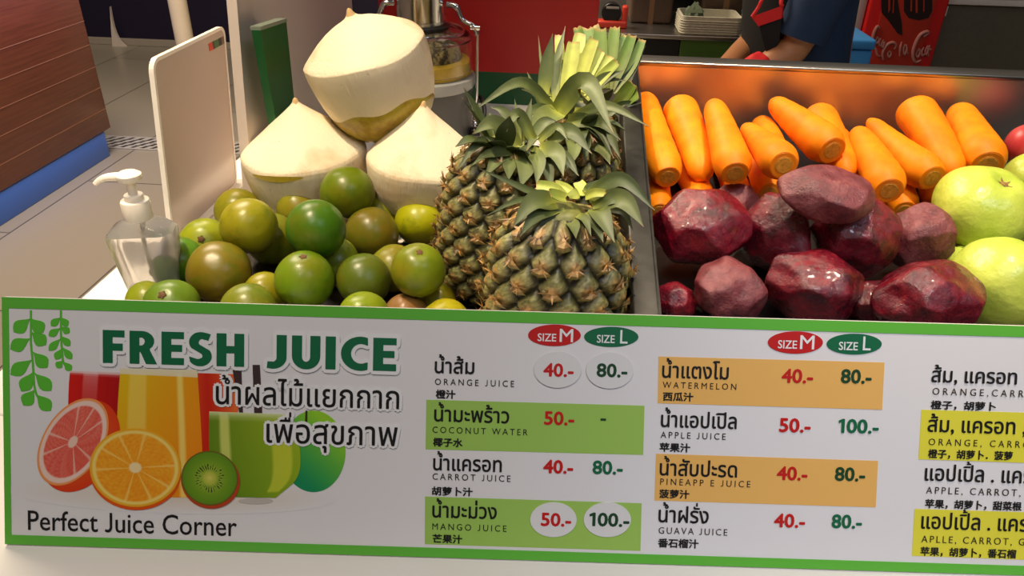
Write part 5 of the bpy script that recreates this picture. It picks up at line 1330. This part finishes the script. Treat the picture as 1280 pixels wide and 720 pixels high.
def make_person():
    V = []; E = []; Rd = []
    def add(p, r, par=None):
        V.append(tuple(map(float, p))); Rd.append(r); i = len(V)-1
        if par is not None: E.append((par, i))
        return i
    r_ = add(pel, (.072, .12)); b1_ = add(pel*.5+chest*.5, (.068, .11), r_); c_ = add(chest, (.075, .125), b1_); c2 = add(chest*.35+neck*.65, (.068, .10), c_)
    n_ = add(neck+np.array([.005, 0, .0]), (.050, .050), c2); n2 = add(neck*.55+head*.45, (.052, .052), n_); h1_ = add(head+np.array([-.005, 0, -.02]), (.078, .072), n2); add(head+np.array([.012, 0, .062]), (.080, .074), h1_)
    for s_, e_, w_, h_ in ((sN, eN, wN, hN), (sF, eF, wF, hF)):
        a_ = add(s_+np.array([0, 0, .0]), (.052, .052), c2); b_ = add(s_*.5+e_*.5, (.043, .043), a_); c3 = add(e_, (.037, .037), b_); d_ = add(e_*.62+w_*.38, (.036, .036), c3); w2_ = add(w_, (.024, .021), d_)
        # palm and five fingers curled over the ledge
        dv = (h_-w_)/np.linalg.norm(h_-w_); sd = np.array([0, 1.0, 0]); sgn = -1 if s_ is sN else 1
        pm = add(w_+dv*.045, (.032, .014), w2_); 
        for k, (off, L) in enumerate(((-.026, .062), (-.009, .070), (.009, .066), (.026, .052))):
            k0 = add(w_+dv*.078+sd*off, (.0095, .0095), pm); k1 = add(w_+dv*(.078+L*.5)+sd*off*1.15+np.array([0, 0, .002]), (.0085, .0085), k0); add(w_+dv*(.078+L*.85)+sd*off*1.2+np.array([0, 0, -.018]), (.0075, .0075), k1)
        t0 = add(w_+dv*.030-sd*sgn*-.026, (.012, .012), pm); t1 = add(w_+dv*.062-sd*sgn*-.044, (.010, .010), t0); add(w_+dv*.088-sd*sgn*-.046+np.array([0, 0, -.008]), (.0085, .0085), t1)
    for sy in (-.085, .085):
        hp = add(pel+np.array([.01, sy, -.06]), (.085, .085), r_); kn = add((.60, 1.90+sy*1.05, -.50), (.058, .058), hp); ca = add((.615, 1.90+sy*1.05, -.66), (.052, .052), kn); an = add((.62, 1.90+sy*1.1, -.885), (.036, .036), ca)
        he = add((.60, 1.90+sy*1.1, -.915), (.036, .034), an); add((.46, 1.90+sy*1.25, -.925), (.034, .022), he)
    me = bpy.data.meshes.new('person'); me.from_pydata(V, E, []); o = bpy.data.objects.new('person', me); COL.objects.link(o)
    md = o.modifiers.new('skin', 'SKIN'); sv = me.skin_vertices[0].data
    for i, r in enumerate(Rd): sv[i].radius = r
    sv[0].use_root = True
    md.use_smooth_shade = True
    o.modifiers.new('sub', 'SUBSURF').levels = 2; o.modifiers['sub'].render_levels = 2
    dg = bpy.context.evaluated_depsgraph_get(); ev = o.evaluated_get(dg); m2 = bpy.data.meshes.new_from_object(ev)
    o.modifiers.clear(); o.data = m2; m2.materials.clear(); m2.materials.append(M['skin'])
    # face: press eye sockets, pull nose and chin on the continuous surface
    P = np.array([v.co[:] for v in m2.vertices]); fdir = np.array([-.92, 0, -.38]); fdir /= np.linalg.norm(fdir); upv = np.array([-.38, 0, .92])
    hc = head+np.array([0, 0, .02]); rel = P-hc; near = np.linalg.norm(rel, axis=1) < .16; f_ = rel@fdir; u_ = rel@upv; y_ = rel[:, 1]
    w_ = np.where(near & (f_ > .02), 1, 0); disp = .020*np.exp(-((u_+.012)/.016)**2-(y_/.010)**2)-.006*(np.exp(-((u_-.012)/.012)**2-((y_-.03)/.016)**2)+np.exp(-((u_-.012)/.012)**2-((y_+.03)/.016)**2))+.008*np.exp(-((u_+.075)/.02)**2-(y_/.025)**2)+.005*np.exp(-((u_+.042)/.008)**2-(y_/.022)**2)
    P = P+fdir*(disp*w_)[:, None]; m2.vertices.foreach_set('co', P.ravel()); m2.update()
    return o, fdir, upv, hc
pers, fdir, upv, hc = make_person()
tag(pers, 'person in navy T-shirt and black apron with red trim, bending over behind the tray', 'person')
# T-shirt: torso and two loose sleeves
rings = [ring(pel+np.array([.0, 0, -.02]), .088, .155), ring(pel+np.array([-.005, 0, .06]), .086, .150), ring(pel*.5+chest*.5, .086, .148, chest-pel), ring(chest, .094, .160, neck-pel), ring(chest*.6+neck*.4, .088, .155, neck-chest), ring(chest*.25+neck*.75, .070, .11, neck-chest), ring(chest*.08+neck*.92, .062, .068, neck-chest)]
mb = MB(); mb.loft(rings)
for s_, e_, k in ((sN, eN, 1), (sF, eF, .55)):
    e2 = s_+(e_-s_)*(.88 if k == 1 else .55); ax = e_-s_
    mb.loft([ring(s_+np.array([.02, .05 if s_ is sF else .05, .02])*np.array([1, -1 if s_ is sF else 1, 1]), .060, .060, ax), ring(s_, .066, .062, ax), ring(s_*.6+e2*.4, .059, .056, ax), ring(s_*.2+e2*.8, .053, .050, ax), ring(e2, .0525, .049, ax), ring(e2+np.array([0, 0, .004]), .044, .042, ax)])
for s_ in (sN, sF):
    sg = -1 if s_ is sN else 1; c0_ = chest*.35+neck*.65; ax = s_-c0_
    mb.loft([ring(c0_, .088, .10, ax, side=(0, 0, 1)), ring(c0_*.5+s_*.5+np.array([0, 0, .006]), .082, .088, ax, side=(0, 0, 1)), ring(s_+np.array([0, 0, .004]), .068, .068, ax, side=(0, 0, 1)), ring(s_+np.array([.0, sg*.035, -.004]), .056, .054, ax, side=(0, 0, 1)), ring(s_+np.array([.0, sg*.058, -.012]), .026, .024, ax, side=(0, 0, 1))])
mb.build('tshirt', M['tee'], pers, True, 60)
# trousers and shoes
mb = MB(); mb.loft([ring(pel+np.array([0, 0, .02]), .090, .15), ring(pel+np.array([.005, 0, -.08]), .100, .152), ring(pel+np.array([.01, 0, -.16]), .098, .15)])
for sy in (-.085, .085):
    mb.loft([ring((.575, 1.90+sy, -.16), .095, .088), ring((.59, 1.90+sy, -.35), .078, .074), ring((.60, 1.90+sy*1.05, -.52), .070, .066), ring((.615, 1.90+sy*1.05, -.70), .064, .060), ring((.62, 1.90+sy*1.1, -.90), .058, .056)])
mb.build('trousers', M['trousers'], pers, True, 60)
for sy in (-.085, .085):
    MB().loft([ring((.54, 1.90+sy*1.15, -.949), .115, .048), ring((.54, 1.90+sy*1.15, -.93), .118, .050), ring((.545, 1.90+sy*1.15, -.90), .105, .045), ring((.59, 1.90+sy*1.15, -.875), .055, .042)]).build('shoe', M['shoe'], pers)
# apron: curved black front with red pocket band and strap trim
def apt(u, v):
    """u across (-1 far .. 1 near), v 0 top .. 1 bottom"""
    top = chest*.45+neck*.55; z = top[2]*(1-v)+(-.62)*v
    if z > -.10: t_ = (z+.10)/(neck[2]+.10); cx = pel[0]*(1-t_)+neck[0]*t_
    else: cx = pel[0]
    wid = .10+.055*min(1, max(0, v-.1)*2.2); bul = .104+.012*v+.02*math.sin(math.pi*min(1, v*1.4))
    return np.array([cx-bul*math.cos(u*1.15)-.012, 1.90-wid*math.sin(u*1.25)/math.sin(1.25), z])
def sheetmesh(name, u0_, u1_, v0_, v1_, mat, off, parent, nu=20, nv=30):
    V = []; F = []
    for j in range(nv+1):
        for i in range(nu+1):
            p = apt(u0_+(u1_-u0_)*i/nu, v0_+(v1_-v0_)*j/nv); V.append(tuple(p+np.array([-off, 0, 0])))
    k0 = len(V); V += [(x+.003, y, z) for x, y, z in V]
    for j in range(nv):
        for i in range(nu):
            k = j*(nu+1)+i; F += [(k, k+1, k+nu+2, k+nu+1), (k0+k, k0+k+nu+1, k0+k+nu+2, k0+k+1)]
    rim = list(range(nu+1))+[j*(nu+1)+nu for j in range(1, nv+1)]+[nv*(nu+1)+i for i in range(nu-1, -1, -1)]+[j*(nu+1) for j in range(nv-1, 0, -1)]
    F += [(rim[i], rim[(i+1) % len(rim)], rim[(i+1) % len(rim)]+k0, rim[i]+k0) for i in range(len(rim))]
    return recalc(mesh(name, V, F, mat, parent))
apr = sheetmesh('apron', -1, 1, 0, 1, M['apron'], 0, pers)
# red hem band seen in the gap between the arms
q = [np.array(ony(*p, 1.712)) for p in ((939, 21), (978, 7), (977, 23), (948, 33))]
V = [tuple(p) for p in q]+[tuple(p+np.array([.004, .006, 0])) for p in q]
recalc(mesh('pocket_band', V, [(0, 1, 2, 3), (7, 6, 5, 4), (0, 4, 5, 1), (1, 5, 6, 2), (2, 6, 7, 3), (3, 7, 4, 0)], M['apron_red'], pers, False))['label'] = 'red apron band'
pl_ = [np.array(ony(*p, 1.718)) for p in ((949, 32), (977, 22), (974, 50), (962, 80), (956, 60))]
V = [tuple(p) for p in pl_]+[tuple(p+np.array([.012, .03, 0])) for p in pl_]
recalc(mesh('apron_pocket', V, [(0, 1, 2, 3, 4), (9, 8, 7, 6, 5)]+[(i, i+5, (i+1) % 5+5, (i+1) % 5) for i in range(5)], M['apron'], pers, False))
mb = MB(); mb.tube(catmull([ony(940, 21, 1.713), ony(948, 9, 1.715), ony(955, -6, 1.722), apt(1.0, .08)+np.array([-.006, -.006, 0]), apt(.98, .01)+np.array([-.006, -.004, 0])], 6), .004, 8); mb.tube(catmull([ony(978, 8, 1.713), ony(977, -4, 1.72), apt(1.0, .05)+np.array([.004, -.006, 0]), neck+np.array([.03, -.058, -.03])], 6), .004, 8)
mb.build('strap_trim', M['apron_red'], pers)
# hair and face details
V, F = ICO4; hp = head+np.array([.02, 0, .045]); keep = []
rel = V
mask = (V@fdir < .25) | (V@upv > .62)
idx = {i: j for j, i in enumerate(np.where(mask)[0])}
mesh('hair', (V[mask]*np.array([.100, .090, .100])+hp), [[idx[i] for i in f] for f in F if all(i in idx for i in f)], M['hair'], pers)
for sy in (-.03, .03):
    e_ = hc+fdir*.074+upv*.012+np.array([0, sy, 0]); MB().lathe([(.003, -.006), (.0095, -.003), (.0095, .003), (.003, .006)], 14, tuple(e_), tuple(fdir)).build('eye', simple('eye_white', (225, 220, 214), .2), pers)
    MB().lathe([(.004, .005), (.004, .0072)], 12, tuple(e_), tuple(fdir)).build('pupil', M['black'], pers)
m0 = hc+fdir*.084-upv*.042
MB().tube([tuple(m0+np.array([0, -.02, 0])), tuple(m0+fdir*.004), tuple(m0+np.array([0, .02, 0]))], .0035, 8).build('mouth', simple('lips', (150, 76, 66), .5), pers)
for sy in (-.074, .074): MB().lathe([(.006, -.005), (.020, -.003), (.022, .003), (.008, .006)], 16, tuple(head+np.array([.02, sy, .01])), (0, 1, .1)).build('ear', M['skin'], pers)
rcup = empty('red_cloth', (float(ony(948, 66, 1.66)[0]), 1.66, -.043)); tag(rcup, 'red cloth bunched between the hands of the person', 'cloth')
V, F = ICO4; q = V*np.array([.035, .03, .06])*(1+.06*np.sin(V[:, 0]*6+1)*np.sin(V[:, 1]*5))[:, None]; q[:, 2] -= q[:, 2].min()
zr = float(ony(948, 66.5, 1.66)[2])+.043
mesh('cloth_bunch', q*np.array([1, 1, zr/.12]), F, M['apron_red'], rcup)
MB().box((-.05, -.02, 0), (.05, .03, .006), .002).build('cloth_hem', M['apron_red'], rcup)
